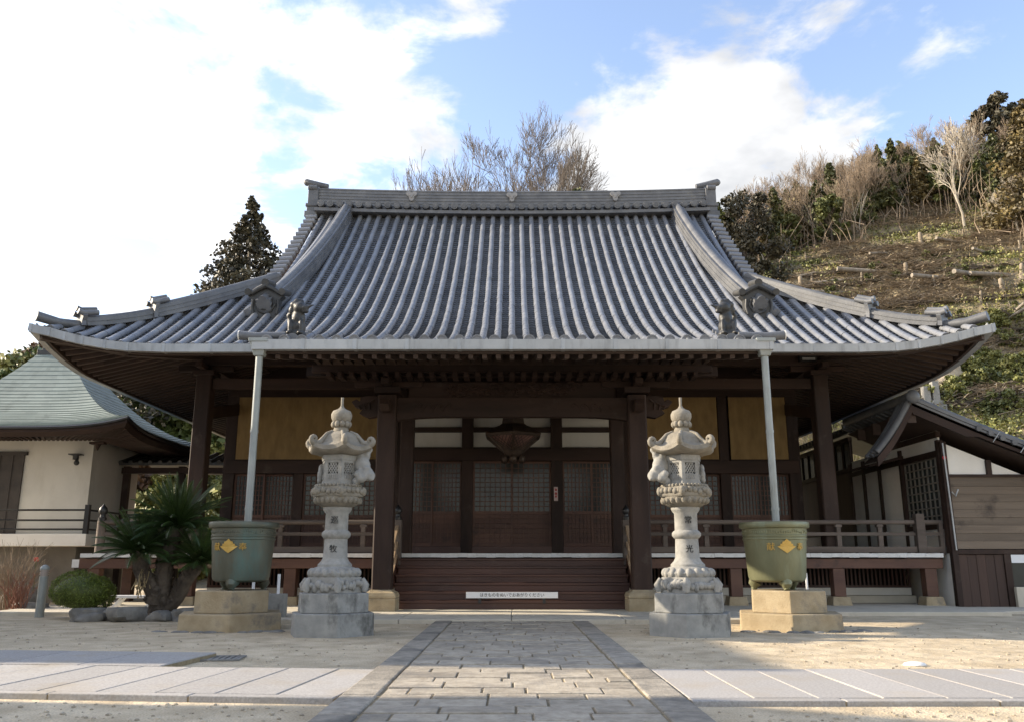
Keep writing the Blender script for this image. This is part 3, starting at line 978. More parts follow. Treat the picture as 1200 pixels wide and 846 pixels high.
        mb.ball((x, y, z + 0.30), (0.10, 0.06, 0.11), 10, 8)
        mb.ball((x, y, z + 0.17), (0.14, 0.05, 0.06), 10, 8)
        obj('demon_tile', mb, M_OLDTILE, ROOF, smooth=True, angle=40)
        # hip ridges: a long upper run and a lower run, each ended by a tile head
        for fb in (1, -1):
            def hp(t):      # t: distance from corner along x
                xx = sx * (EX - t); d = t
                zz = prof(d) + lift(EX - t) * max(0.0, 1 - d / 4.0) ** 2
                yy = EY + d if fb == 1 else EY + 2 * HALF - d
                return Vector((xx, yy, zz + 0.06))
            up = [hp(4.05 - i * (4.05 - 1.75) / 14) for i in range(15)]
            lo = [hp(1.85 - i * (1.85 - 0.62) / 8) for i in range(9)]
            mb = MB()
            mb.sweep(up, layered(0.27, 0.29, 0.05, 0.085)); mb.sweep(lo, layered(0.24, 0.19, 0.05, 0.08))
            obj('hip_ridge', mb, M_RIDGE, ROOF, smooth=True, angle=30)
            for pts, hh in ((up, 0.33), (lo, 0.23)):
                mb = MB()
                p = pts[-1]; d = (pts[-1] - pts[-2]).normalized()
                q = p + d * 0.05
                sd = d.cross(Vector((0, 0, 1))).normalized()
                poly = [(-0.20, 0), (0.20, 0), (0.17, hh * 0.5), (0.24, hh), (0.10, hh + 0.14), (0, hh + 0.18), (-0.10, hh + 0.14), (-0.24, hh), (-0.17, hh * 0.5)]
                mb.prism(poly, q, sd, Vector((0, 0, 1)), d, 0.10)
                for a in (-0.16, 0, 0.16):
                    c = q + sd * a + Vector((0, 0, hh + (0.17 if a == 0 else 0.07)))
                    mb.tube([c - d * 0.25, c + d * 0.08, c + d * 0.20 + Vector((0, 0, 0.05))], [0.06, 0.064, 0.07], 10)
                obj('hip_head_tile', mb, M_RIDGE, ROOF, smooth=True, angle=40)
            mb = MB()
            p = hp(0.55)
            e = hp(-0.12)
            mb.tube([p + Vector((0, 0, 0.04)), (p + e) / 2 + Vector((0, 0, 0.04)), e + Vector((0, 0, 0.14))], [0.10, 0.105, 0.115], 12)
            obj('hip_end_tile', mb, M_RIDGE, ROOF, smooth=True, angle=40)
    # porch roof verge: a round tile laid across each front corner
    for sx in (-1, 1):
        mb = MB()
        z = kprof(KD)
        mb.tube([(sx * 4.15, EY + KD + 0.12, z + 0.14), (sx * 4.7, EY + KD + 0.10, z + 0.12), (sx * 4.98, EY + KD + 0.10, z + 0.14)], [0.07, 0.075, 0.085], 12)
        for i in range(12):
            d = KD + 0.35 + i * 0.27
            zz = kprof(d)
            mb.tube([(sx * 4.45, EY + d, zz + 0.11), (sx * 4.82, EY + d, zz + 0.06)], 0.08, 10)
        path = [(sx * 4.70, EY + KD + 0.15 + i * 0.3, kprof(KD + 0.15 + i * 0.3) - 0.06) for i in range(12)]
        mb.sweep(path, [(-0.05, -0.15), (0.05, -0.15), (0.05, 0.08), (-0.05, 0.08)])
        obj('porch_verge_tile', mb, M_RIDGE, ROOF, smooth=True, angle=40)
        mb = MB()
        mb.tube([(sx * 4.98, EY + KD + 0.10, z + 0.14), (sx * 5.0, EY + KD + 0.10, z + 0.14)], 0.088, 16)
        obj('verge_tile_face', mb, M_PLASTER, ROOF, smooth=True, angle=40)


build_ridges()


def build_eaves():
    rnd = random.Random(5)
    # boards and rafters beneath the eaves
    mb = MB()
    def sof(d): return EZ - 0.22 + 0.24 * d
    for sx in (-1, 1):
        xs = [0, 2.5, 4.5, 6.5, 8, 9, 9.6, 10.0, EX + 0.05]
        ds = [0.0, 0.5, 1, 2, 3, 4, 6.0]
        mb.grid([[(sx * min(x, 99), EY + d, sof(min(d, EX - x + 0.05) if x > 6 else d) + lift(x) * max(0, 1 - min(d, 4) / 4) ** 2 + 0.12) for x in xs] for d in ds])
        us = [HALF * 1.0 - k * HALF * 2 / 16 for k in range(17)]
        mb.grid([[(sx * (EX + 0.05 - d), EY + HALF + u, sof(min(d, HALF - abs(u) + 0.05)) + lift(abs(u) + EX - HALF) * max(0, 1 - d / 4) ** 2 + 0.125) for d in (0, 0.5, 1, 2, 3, 4, 5)] for u in us])
    x = -10.1
    while x < 10.15:
        if abs(x) > 4.7:
            dm = min(5.6, EX - abs(x) + 0.4)
            pts = [(x, EY + 0.08 + k * dm / 4, sof(0.08 + k * dm / 4) + lift(abs(x)) * max(0, 1 - (0.08 + k * dm / 4) / 4) ** 2 + 0.06) for k in range(5)]
            for a, b in zip(pts[:-1], pts[1:]): mb.beam(a, b, 0.085, 0.11)
        x += 0.27
    for sx in (-1, 1):
        u = -8.3
        while u < 8.4:
            dm = min(3.4, max(0.5, HALF + 0.3 - abs(u)))
            pts = [(sx * (EX - 0.08 - k * dm / 4), EY + HALF + u, sof(0.08 + k * dm / 4) + lift(abs(u) + EX - HALF) * max(0, 1 - (k * dm / 4) / 4) ** 2 + 0.06) for k in range(5)]
            for a, b in zip(pts[:-1], pts[1:]): mb.beam(a, b, 0.085, 0.11)
            u += 0.27
        # hip rafter
        for fb in (1, -1):
            y0 = EY if fb == 1 else EY + 2 * HALF
            mb.beam((sx * (EX + 0.02), y0, EZ + 0.26), (sx * (EX - 1.3), y0 + fb * 1.3, sof(1.3) + 0.12), 0.2, 0.24)
            mb.beam((sx * (EX - 1.3), y0 + fb * 1.3, sof(1.3) + 0.12), (sx * 7.9, y0 + fb * 2.8, sof(2.8) + 0.0), 0.2, 0.26)
    # fascia
    for sx in (-1, 1):
        pth = [(sx * x, EY - 0.02, EZ - 0.10 + lift(x)) for x in (4.7, 6, 7, 8, 8.6, 9.2, 9.7, 10.1, EX)]
        mb.sweep(pth, [(-0.03, -0.12), (0.03, -0.12), (0.03, 0.12), (-0.03, 0.12)])
        pth = [(sx * EX, EY + HALF + u, EZ - 0.10 + lift(abs(u) + EX - HALF)) for u in [-8.7 + k * 17.4 / 24 for k in range(25)]]
        mb.sweep(pth, [(-0.03, -0.12), (0.03, -0.12), (0.03, 0.12), (-0.03, 0.12)])
    obj('eave_soffit', mb, M_SOFFIT, T)
    # porch soffit with rafters
    mb = MB()
    def ks(d): return kprof(d) - 0.26
    ds = [KD + 0.05 + i * 0.45 for i in range(12)]
    mb.grid([[(x, EY + d, min(ks(d), 5.62) + 0.06) for x in (-4.66, 0, 4.66)] for d in ds])
    x = -4.5
    while x < 4.55:
        pts = [(x, EY + d, min(ks(d), 5.62)) for d in ds[::2]]
        for a, b in zip(pts[:-1], pts[1:]): mb.beam(a, b, 0.085, 0.10)
        x += 0.25
    mb.box(-4.68, 4.68, EY + KD - 0.02, EY + KD + 0.04, 4.74, 4.94)
    obj('porch_soffit', mb, M_SOFFIT, T)
    # gutters
    sect = [(-0.075, -0.09), (0.075, -0.09), (0.085, 0.09), (0.07, 0.09), (0.06, -0.07), (-0.06, -0.07), (-0.07, 0.09), (-0.085, 0.09)]
    mb = MB()
    seg = [-4.66 + i * 9.32 / 10 for i in range(11)]
    for a, b in zip(seg[:-1], seg[1:]):
        mb.sweep([(a, EY + KD - 0.12, 4.87), (b - 0.006, EY + KD - 0.12, 4.87)], sect)
        mb.box(b - 0.05, b + 0.02, EY + KD - 0.21, EY + KD - 0.03, 4.775, 4.965)
    x = -4.5
    while x < 4.55:
        mb.box(x - 0.012, x + 0.012, EY + KD - 0.20, EY + KD - 0.02, 4.962, 4.985); x += 0.45
    obj('gutter', mb, M_METAL, T)
    for sx in (-1, 1):
        mb = MB()
        xs = [4.6, 5.6, 6.6, 7.6, 8.4, 8.9, 9.4, 9.8, 10.15, EX + 0.14]
        pts = [(sx * x, EY - 0.16, EZ - 0.10 + lift(min(x, EX))) for x in xs]
        for a, b in zip(pts[:-1], pts[1:]):
            mb.sweep([a, b], sect)
            mb.box(b[0] - 0.03, b[0] + 0.03, b[1] - 0.09, b[1] + 0.09, b[2] - 0.095, b[2] + 0.095)
        obj('gutter', mb, M_METAL, T)
        mb = MB()
        pts = [(sx * (EX + 0.16), EY + HALF + u, EZ - 0.10 + lift(abs(u) + EX - HALF)) for u in [-8.86 + k * 17.72 / 24 for k in range(25)]]
        for a, b in zip(pts[:-1], pts[1:]): mb.sweep([a, b], sect)
        obj('gutter', mb, M_METAL, T)
        # downspout into the bronze tub below
        mb = MB()
        x, y = sx * 4.55, EY + KD - 0.05
        mb.tube([(x, y, 1.0), (x, y, 4.72)], 0.064, 16)
        for z in (1.95, 3.3): mb.tube([(x, y, z), (x, y, z + 0.05)], 0.071, 16)
        ds_ = obj('downspout', mb, M_PIPE, T, smooth=True)
        mb = MB()
        vs_b, vs_t = 0.085, 0.15
        mb.add([(x - vs_b, y - vs_b, 4.68), (x + vs_b, y - vs_b, 4.68), (x + vs_b, y + vs_b, 4.68), (x - vs_b, y + vs_b, 4.68),
                (x - vs_t, y - vs_t, 4.92), (x + vs_t, y - vs_t, 4.92), (x + vs_t, y + vs_t, 4.92), (x - vs_t, y + vs_t, 4.92)],
               [(3, 2, 1, 0), (4, 5, 6, 7), (0, 1, 5, 4), (1, 2, 6, 5), (2, 3, 7, 6), (3, 0, 4, 7)])
        mb.box(x - 0.17, x + 0.17, y - 0.17, y + 0.17, 4.92, 4.985)
        obj('rain_hopper', mb, M_PIPE, ds_, bevel=0.008)


build_eaves()


def build_frame():
    rnd = random.Random(7)
    # porch columns on stone bases
    for sx in (-1, 1):
        x, y = sx * 2.76, 18.75
        mb = MB()
        w, c = 0.205, 0.03
        poly = [(-w + c, -w), (w - c, -w), (w, -w + c), (w, w - c), (w - c, w), (-w + c, w), (-w, w - c), (-w, -w + c)]
        mb.prism(poly, (x, y, 0.5), (1, 0, 0), (0, 1, 0), (0, 0, 1), 4.18)
        cl = obj('porch_column', mb, M_WOOD, T)
        mb = MB()
        mb.box(x - 0.33, x + 0.33, y - 0.33, y + 0.33, 0.05, 0.34)
        mb.lathe([(0.33 * 1.414, 0.34), (0.335 * 1.414, 0.39), (0.31 * 1.414, 0.45), (0.24 * 1.414, 0.49), (0.225 * 1.414, 0.515)], 4, (x, y, 0), math.pi / 4)
        obj('column_base_stone', mb, M_TANSTONE, cl, bevel=0.015)
        mb = MB()
        # block bracket over the column
        mb.box(x - 0.28, x + 0.28, y - 0.28, y + 0.28, 4.72, 4.86)
        mb.box(x - 0.75, x + 0.75, y - 0.09, y + 0.09, 4.87, 5.0)
        mb.box(x - 0.085, x + 0.085, y - 0.6, y + 0.6, 4.865, 4.99)
        for k in (-0.62, 0, 0.62): mb.box(x + k - 0.13, x + k + 0.13, y - 0.13, y + 0.13, 5.002, 5.12)
        obj('bracket_set', mb, M_WOODX, cl, bevel=0.012)
        # carved nosing beyond the column
        mb = MB()
        ol = [(0.2, -0.16), (0.42, -0.2), (0.62, -0.10), (0.55, 0.0), (0.72, 0.05), (0.80, 0.16), (0.70, 0.22), (0.62, 0.17), (0.60, 0.26), (0.45, 0.30), (0.2, 0.28)]
        mb.prism([(a * sx, b) for a, b in ol], (x, y - 0.11, 4.38), (1, 0, 0), (0, 0, 1), (0, 1, 0), 0.22)
        for k in range(3):
            mb.tube([(x + sx * (0.3 + k * 0.12), y - 0.13, 4.58 - k * 0.06), (x + sx * (0.4 + k * 0.12), y - 0.13, 4.50 - k * 0.03), (x + sx * (0.38 + k * 0.1), y - 0.13, 4.36)], 0.025, 6)
        obj('carved_nosing', mb, M_WOODX, T, bevel=0.01)
        mb = MB()
        ol2 = [(0.2, -0.12), (0.5, -0.12), (0.66, 0.0), (0.6, 0.12), (0.2, 0.16)]
        mb.prism([(-a, b) for a, b in ol2], (x - 0.1, y, 4.40), (0, 1, 0), (0, 0, 1), (1, 0, 0), 0.2)
        obj('carved_nosing', mb, M_WOODX, T, bevel=0.01)
        # curved tie beam back to the hall
        mb = MB()
        pts = [(x, 18.95, 4.55), (x, 19.6, 4.75), (x, 20.3, 4.98), (x, 21.0, 5.12), (x, 24.0, 5.2)]
        for a, b in zip(pts[:-1], pts[1:]): mb.beam(a, b, 0.22, 0.36)
        obj('tie_beam', mb, M_WOOD, T)
    # the rainbow beam
    mb = MB()
    n = 24
    rows = []
    top = [(-2.55 + 5.1 * i / n) for i in range(n + 1)]
    poly = [(x, 4.63) for x in reversed(top)] + [(x, 4.12 + 0.09 * (1 - (abs(x) / 2.55) ** 6)) for x in top]
    mb.prism(poly, (0, 18.64, 0), (1, 0, 0), (0, 0, 1), (0, 1, 0), 0.24)
    for sx in (-1, 1):
        for k in range(4):
            cx = sx * (2.2 - k * 0.22)
            mb.tube([(cx, 18.635, 4.32), (cx - sx * 0.07, 18.635, 4.44), (cx - sx * 0.16, 18.635, 4.50), (cx - sx * 0.22, 18.635, 4.44), (cx - sx * 0.17, 18.635, 4.39)], 0.014, 5)
    obj('rainbow_beam', mb, M_WOODX, T)
    # carved panel above it and the eave purlin
    mb = MB()
    mb.box(-2.3, 2.3, 18.74, 18.80, 4.632, 5.0)
    for i in range(70):
        cx = rnd.uniform(-1.5, 1.5); cz = 4.70 + rnd.random() * 0.24
        r = rnd.uniform(0.06, 0.13)
        pts = [(cx + r * math.cos(a) * (1 - a / 9), 18.72, cz + r * 0.7 * math.sin(a) * (1 - a / 9)) for a in [k * 0.6 for k in range(9)]]
        mb.tube(pts, 0.022, 5)
    obj('carved_panel', mb, M_WOODX, T)
    mb = MB()
    mb.box(-4.6, 4.6, 18.63, 18.87, 5.12, 5.34)
    mb.box(-4.4, 4.4, 18.28, 18.46, 5.13, 5.29)
    obj('porch_purlin', mb, M_WOODX, T, bevel=0.012)
    mb = MB()
    for i in range(33):
        x = -4.0 + i * 0.25
        mb.box(x - 0.06, x + 0.06, 18.2, 18.65, 5.005, 5.10)
        mb.box(x - 0.045, x + 0.045, 18.12, 18.2, 5.02, 5.10)
    obj('bracket_frieze', mb, M_WOODX, T)
    # veranda posts and the great beam over them
    for x in (-7.8, -2.62, 2.62, 7.8):
        mb = MB()
        w, c = 0.19 if abs(x) > 5 else 0.165, 0.025
        poly = [(-w + c, -w), (w - c, -w), (w, -w + c), (w, w - c), (w - c, w), (-w + c, w), (-w, w - c), (-w, -w + c)]
        mb.prism(poly, (x, 21.3, 1.28), (1, 0, 0), (0, 1, 0), (0, 0, 1), 4.4)
        p = obj('veranda_post', mb, M_WOOD, T)
        mb = MB()
        mb.box(x - 0.27, x + 0.27, 21.03, 21.57, 5.68, 5.80)
        mb.box(x - 0.7, x + 0.7, 21.22, 21.38, 5.80, 5.94)
        mb.box(x - 0.08, x + 0.08, 20.7, 21.9, 5.805, 5.935)
        obj('bracket_set', mb, M_WOODX, p, bevel=0.012)
    mb = MB()
    mb.box(-9.2, 9.2, 21.18, 21.42, 5.945, 6.2)
    mb.box(-7.6, -2.85, 21.22, 21.38, 5.35, 5.62)
    mb.box(2.85, 7.6, 21.22, 21.38, 5.35, 5.62)
    obj('veranda_beam', mb, M_WOODX, T, bevel=0.012)
    for sx in (-1, 1):
        mb = MB()
        mb.box(sx * 7.7, sx * 7.9, 21.5, 33, 5.94, 6.2)
        mb.beam((sx * 7.8, 21.35, 4.75), (sx * 7.8, 24.0, 5.3), 0.2, 0.3)
        obj('side_beam', mb, M_WOOD, T)
        for y in (25.6, 29.8):
            mb = MB(); mb.box(sx * 7.8 - 0.17, sx * 7.8 + 0.17, y - 0.17, y + 0.17, 1.28, 5.94)
            if y > 29: obj('veranda_post', mb, M_WOOD, T)


build_frame()


def lattice_door(x0, x1, y, z0, z1, zs, nx, nz, mats=None):
    """sliding door: frame and lattice, glass above zs, boards below"""
    fr = 0.055
    mb = MB()
    mb.box(x0, x0 + fr, y - 0.03, y + 0.03, z0, z1)
    mb.box(x1 - fr, x1, y - 0.03, y + 0.03, z0, z1)
    for a, b in ((z0, z0 + 0.09), (zs - 0.05, zs + 0.03), (z1 - 0.06, z1)):
        mb.box(x0 + fr, x1 - fr, y - 0.028, y + 0.028, a, b)
    for i in range(1, nx):
        x = x0 + fr + (x1 - x0 - 2 * fr) * i / nx
        mb.box(x - 0.013, x + 0.013, y - 0.022, y - 0.001, zs + 0.03, z1 - 0.06)
        mb.box(x - 0.010, x + 0.010, y - 0.020, y - 0.001, z0 + 0.09, zs - 0.05)
    for k in range(1, nz):
        z = zs + 0.03 + (z1 - zs - 0.09) * k / nz
        mb.box(x0 + fr, x1 - fr, y - 0.0205, y - 0.0005, z - 0.012, z + 0.012)
    d = obj('sliding_door', mb, M_REDWOOD, T)
    mb = MB(); mb.box(x0 + fr, x1 - fr, y + 0.001, y + 0.008, zs + 0.03, z1 - 0.06)
    obj('glass', mb, M_GLASS, d)
    mb = MB()
    m = 6
    for k in range(m):
        a = z0 + 0.09 + (zs - 0.05 - z0 - 0.09) * k / m; b = z0 + 0.09 + (zs - 0.05 - z0 - 0.09) * (k + 1) / m
        mb.box(x0 + fr, x1 - fr, y + 0.0, y + 0.02 + 0.006 * (k % 2), a + 0.004, b - 0.004)
    obj('board_panel', mb, M_REDWOOD, d)
    return d


def build_front_wall():
    y = 24.0
    # wall body: side and rear walls, dark upper wall
    mb = MB()
    for sx in (-1, 1):
        mb.box(sx * 7.80, sx * 7.95, 24.2, 33.5, 1.28, 6.6)
    mb.box(-7.95, 7.95, 33.5, 33.65, 1.28, 6.6)
    mb.box(-7.79, 7.79, 24.22, 24.3, 1.28, 6.9)
    obj('wall', mb, M_DOORWOOD, T)
    mb = MB()
    mb.box(-7.9, 7.9, 24.1, 24.2, 6.0, 6.9)
    obj('upper_wall', mb, M_WOODX, T)
    for x in (-7.9, -5.95, -3.2, -1.25, 1.25, 3.2, 5.95, 7.9):
        mb = MB()
        w = 0.16 if abs(x) > 7 or abs(x) < 4 else 0.14
        ztop = 6.0
        mb.box(x - w, x + w, y - w, y + w, 1.281, ztop)
        obj('pillar', mb, M_WOOD, T, bevel=0.015)
    for a, b, z0, z1 in ((-8.0, -3.05, 3.47, 3.83), (-3.04, 3.04, 3.83, 4.16), (3.05, 8.0, 3.47, 3.83)):
        mb = MB()
        mb.box(a, b, y - 0.20, y - 0.161, z0, z1)
        mb.box(a + 0.2, b - 0.2, y - 0.165, y + 0.12, z0 + 0.005, z1 - 0.005)
        obj('lintel', mb, M_WOODX, T, bevel=0.01)
    mb = MB()
    mb.box(-8.0, 8.0, y - 0.19, y + 0.19, 5.66, 6.0)
    mb.box(-3.06, 3.06, y - 0.13, y + 0.13, 5.10, 5.30)
    mb.box(-3.06, 3.06, y - 0.11, y + 0.11, 4.66, 4.78)
    mb.box(-3.06, 3.06, y - 0.11, y + 0.11, 4.165, 4.215)
    mb.box(-3.06, 3.06, y + 0.06, y + 0.12, 5.30, 5.66)
    obj('upper_beam', mb, M_WOODX, T, bevel=0.01)
    mb = MB()
    mb.box(-7.74, 7.74, y - 0.14, y + 0.14, 1.282, 1.5)
    obj('door_sill', mb, M_STAIR, T, bevel=0.01)
    for a, b in ((-3.04, -1.41), (-1.09, 1.09), (1.41, 3.04)):
        for z0, z1 in ((4.22, 4.65), (4.79, 5.09)):
            mb = MB(); mb.box(a, b, y + 0.05, y + 0.09, z0, z1)
            obj('plaster_panel', mb, M_CREAM, T)
    for a, b in ((-3.04, -1.41), (-1.09, 1.09), (1.41, 3.04)):
        m = (a + b) / 2
        lattice_door(a, m + 0.02, y - 0.02, 1.5, 3.83, 2.42, 7, 10)
        lattice_door(m - 0.02, b, y + 0.05, 1.5, 3.83, 2.42, 7, 10)
    for a, b in ((-7.74, -6.09), (-5.81, -3.36), (3.36, 5.81), (6.09, 7.74)):
        m = (a + b) / 2
        lattice_door(a, m + 0.02, y - 0.02, 1.5, 3.47, 2.32, 8, 8)
        lattice_door(m - 0.02, b, y + 0.05, 1.5, 3.47, 2.32, 8, 8)
    # side corner walls seen past the ends: boarded
    for sx in (-1, 1):
        mb = MB()
        for k in range(5):
            yy = 24 + k * 2.35
            mb.box(sx * 7.95 - 0.15, sx * 7.95 + 0.15, yy - 0.15, yy + 0.15, 1.281, 6.0) if k else None
        mb.box(sx * 7.96, sx * 8.05, 24.2, 33.5, 3.5, 3.8)
        mb.box(sx * 7.96, sx * 8.05, 24.2, 33.5, 5.6, 5.95)
        obj('side_wall_timber', mb, M_WOOD, T)


build_front_wall()


def giboshi(mb, c, s=1.0):
    mb.lathe([(0.075 * s, 0), (0.08 * s, 0.06 * s), (0.055 * s, 0.075 * s), (0.05 * s, 0.12 * s), (0.072 * s, 0.14 * s), (0.085 * s, 0.19 * s), (0.07 * s, 0.25 * s), (0.03 * s, 0.29 * s), (0.008 * s, 0.33 * s)], 14, c)


def build_veranda():
    rnd = random.Random(2)
    mb = MB()
    # floor boards run front to back
    x = -10.3
    while x < 10.3:
        mb.box(x + 0.003, x + 0.237, 20.93, 23.9, 1.2, 1.275)
        x += 0.24
    for sx in (-1, 1):
        yy = 23.9
        while yy < 31.5:
            mb.box(sx * 8.05, sx * 10.27, yy + 0.003, yy + 0.237, 1.2, 1.275); yy += 0.24
    ver = obj('veranda_floor', mb, M_OLDWOOD, T)
    mb = MB()
    x = -10.3
    while x < 10.29:
        x2 = min(x + rnd.uniform(0.20, 0.26), 10.3)
        mb.box(x + 0.001, x2 - 0.001, 20.86 + rnd.uniform(0, 0.012), 20.925, 1.19 + rnd.uniform(-0.006, 0.004), 1.283 + rnd.uniform(-0.004, 0.003)); x = x2
    obj('veranda_edge', mb, M_WHITEEDGE, T)
    for a, b in ((-10.35, -2.75), (2.75, 10.3)):
        mb = MB(); mb.box(a, b, 20.95, 21.13, 0.93, 1.16)
        obj('veranda_joist', mb, M_REDWOOD, T, bevel=0.01)
        mb = MB(); mb.box(a, b, 22.8, 22.95, 0.95, 1.16)
        obj('veranda_joist', mb, M_REDWOOD, T, bevel=0.01)
    for sx in (-1, 1):
        mb = MB(); mb.box(sx * 10.0, sx * 10.2, 21.2, 31.4, 0.93, 1.16)
        obj('veranda_joist', mb, M_REDWOOD, T, bevel=0.01)
    mb = MB(); mb.box(-10.52, -10.352, 20.96, 21.12, 0.95, 1.14)
    obj('joist_end_cap', mb, M_WHITEEDGE, T)
    for x in (-10.0, -7.75, -5.3, -3.0, 3.0, 5.35, 7.8, 10.0):
        mb = MB(); mb.box(x - 0.14, x + 0.14, 20.97, 21.25, 0.28, 0.93)
        st = obj('veranda_support', mb, M_REDWOOD, T, bevel=0.012)
        mb = MB(); mb.box(x - 0.24, x + 0.24, 20.87, 21.35, 0.06, 0.28, taper=0.04)
        obj('footing_stone', mb, M_TANSTONE, st, bevel=0.015)
    for sx in (-1, 1):
        for y in (23.2, 25.4, 27.6, 29.8):
            mb = MB(); mb.box(sx * 10.1 - 0.13, sx * 10.1 + 0.13, y - 0.13, y + 0.13, 0.06, 0.93)
            obj('veranda_support', mb, M_REDWOOD, T, bevel=0.012)
    # slatted screens under the floor, plaster strip and stone sill behind
    for a, b in ((-7.8, -2.8), (2.8, 10.2)):
        mb = MB()
        x = a
        while x < b:
            mb.box(x, x + 0.045, 22.55, 22.60, 0.48, 1.0); x += 0.105
        mb.box(a, b, 22.53, 22.62, 0.44, 0.50)
        mb.box(a, b, 22.53, 22.62, 1.0, 1.06)
        obj('underfloor_screen', mb, M_STAIR, T)
        mb = MB(); mb.box(a, b, 22.56, 22.64, 0.26, 0.438)
        obj('plaster_strip', mb, M_PLASTER, T)
        mb = MB(); mb.box(a, b, 22.3, 22.7, 0.06, 0.255)
        obj('ground_sill', mb, M_CONC, T, bevel=0.01)
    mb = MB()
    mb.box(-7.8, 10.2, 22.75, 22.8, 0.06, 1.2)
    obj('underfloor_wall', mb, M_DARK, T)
    # balustrades
    def rail(x0, x1, posts, name='railing'):
        mb = MB()
        mb.tube([(x0, 21.06, 2.02), (x1, 21.06, 2.02)], 0.055, 10)
        mb.box(x0, x1, 21.02, 21.10, 1.70, 1.78)
        mb.box(x0, x1, 21.00, 21.12, 1.30, 1.44)
        for p in posts:
            mb.box(p - 0.055, p + 0.055, 21.005, 21.115, 1.44, 1.7)
            mb.box(p - 0.05, p + 0.05, 21.01, 21.11, 1.78, 1.97)
            mb.box(p - 0.08, p + 0.08, 21.0, 21.12, 1.90, 1.96)
        return obj(name, mb, M_OLDWOOD, T, bevel=0.006)
    rail(-9.9, -2.9, (-8.9, -7.8, -6.7, -5.6, -4.5, -3.6))
    rr = rail(2.9, 9.75, (3.7, 4.7, 5.7, 6.8, 7.9, 8.9))
    mb = MB(); mb.box(9.76, 9.98, 20.95, 21.17, 1.28, 2.22, taper=0.008)
    obj('newel_post', mb, M_OLDWOOD, T, bevel=0.012)
    mb = MB()
    mb.box(9.98, 10.42, 21.02, 21.10, 1.70, 1.78); mb.box(9.98, 10.42, 21.0, 21.12, 1.30, 1.44); mb.tube([(9.98, 21.06, 2.02), (10.42, 21.06, 2.02)], 0.055, 10); mb.box(10.33, 10.43, 21.01, 21.11, 1.25, 2.0)
    obj('railing', mb, M_OLDWOOD, T)
    mb = MB(); mb.tube([(-9.95, 21.06, 1.28), (-9.95, 21.06, 2.05)], 0.105, 16)
    nw = obj('newel_post', mb, M_OLDWOOD, T, smooth=True)
    mb = MB(); giboshi(mb, (-9.95, 21.06, 2.05), 1.25)
    obj('finial', mb, M_BLACKMETAL, nw, smooth=True)
    mb = MB()
    for z, h in ((2.02, 0.05), (1.74, 0.04), (1.37, 0.07)):
        mb.box(-9.99, -9.91, 21.15, 31.2, z - h, z + h)
    for k in range(6): mb.box(-9.99, -9.91, 22.4 + k * 1.6, 22.5 + k * 1.6, 1.44, 1.98)
    obj('side_railing', mb, M_OLDWOOD, T)
    # steps
    mb = MB()
    n = 6
    z0, z1 = 0.08, 1.165
    for k in range(n):
        a = z0 + (z1 - z0) * k / n; b = z0 + (z1 - z0) * (k + 1) / n
        yy = 19.28 + k * 0.265
        mb.box(-2.64, 2.64, yy + 0.03, 20.95, a + 0.001, b - 0.05)
        mb.box(-2.66, 2.66, yy, 20.955, b - 0.05, b - (0.002 if k == n - 1 else 0))
    obj('stairs', mb, M_STAIR, T, bevel=0.006)
    for sx in (-1, 1):
        x = sx * 2.73
        mb = MB()
        mb.beam((x, 19.3, 0.25), (x, 20.95, 1.20), 0.09, 0.30)
        st = obj('stair_string', mb, M_STAIR, T)
        mb = MB(); mb.box(x - 0.10, x + 0.10, 20.62, 20.82, 1.0, 2.06)
        nw = obj('stair_newel', mb, M_OLDWOOD, T, bevel=0.012)
        mb = MB(); giboshi(mb, (x, 20.72, 2.06), 1.1)
        obj('finial', mb, M_BLACKMETAL, nw, smooth=True)
        mb = MB()
        mb.beam((x, 20.7, 1.92), (x, 19.16, 0.90), 0.075, 0.10)
        mb.beam((x, 20.7, 1.55), (x, 19.16, 0.55), 0.06, 0.09)
        mb.beam((x, 20.7, 1.25), (x, 19.16, 0.24), 0.06, 0.09)
        for t in (0.25, 0.55, 0.85):
            yy = 20.7 + (19.16 - 20.7) * t
            mb.box(x - 0.035, x + 0.035, yy - 0.04, yy + 0.04, 1.25 - 1.01 * t, 1.90 - 1.0 * t)
        obj('stair_handrail', mb, M_PALEWOOD, T)
    # notice lamp box under the right eave
    mb = MB(); mb.box(7.28, 7.72, 21.0, 21.15, 6.02, 6.18)
    lb = obj('eave_lamp', mb, M_BLACKMETAL, T)
    mb = MB(); mb.box(7.34, 7.66, 20.985, 20.999, 6.04, 6.10)
    obj('lamp_glass', mb, M_METAL, lb)


build_veranda()

# things hung on the hall
for i, (a, b, lab) in enumerate(((-7.72, -3.38, 'wide golden bamboo blind hung left of the porch, without a post across it'),
                                 (3.38, 5.78, 'golden bamboo blind next to the porch on its right side'),
                                 (6.12, 7.72, 'narrow golden bamboo blind behind the right drainpipe'))):
    mb = MB()
    mb.box(a, b, 23.80, 23.815, 3.86, 5.62)
    o = obj('bamboo_blind', mb, M_BLIND)
    tag(o, lab, 'blind', 'bamboo blinds over the front doors')
    mb = MB()
    mb.box(a - 0.02, b + 0.02, 23.785, 23.83, 5.62, 5.66)
    mb.box(a - 0.02, b + 0.02, 23.785, 23.83, 3.835, 3.86)
    obj('batten', mb, M_WOODX, o)
mb = MB(); mb.box(-4.85, -4.0, 23.77, 23.784, 3.84, 4.06)
tag(obj('hanging_board', mb, M_DOORWOOD), 'small dark board fixed under the left blind behind the left lantern', 'board')


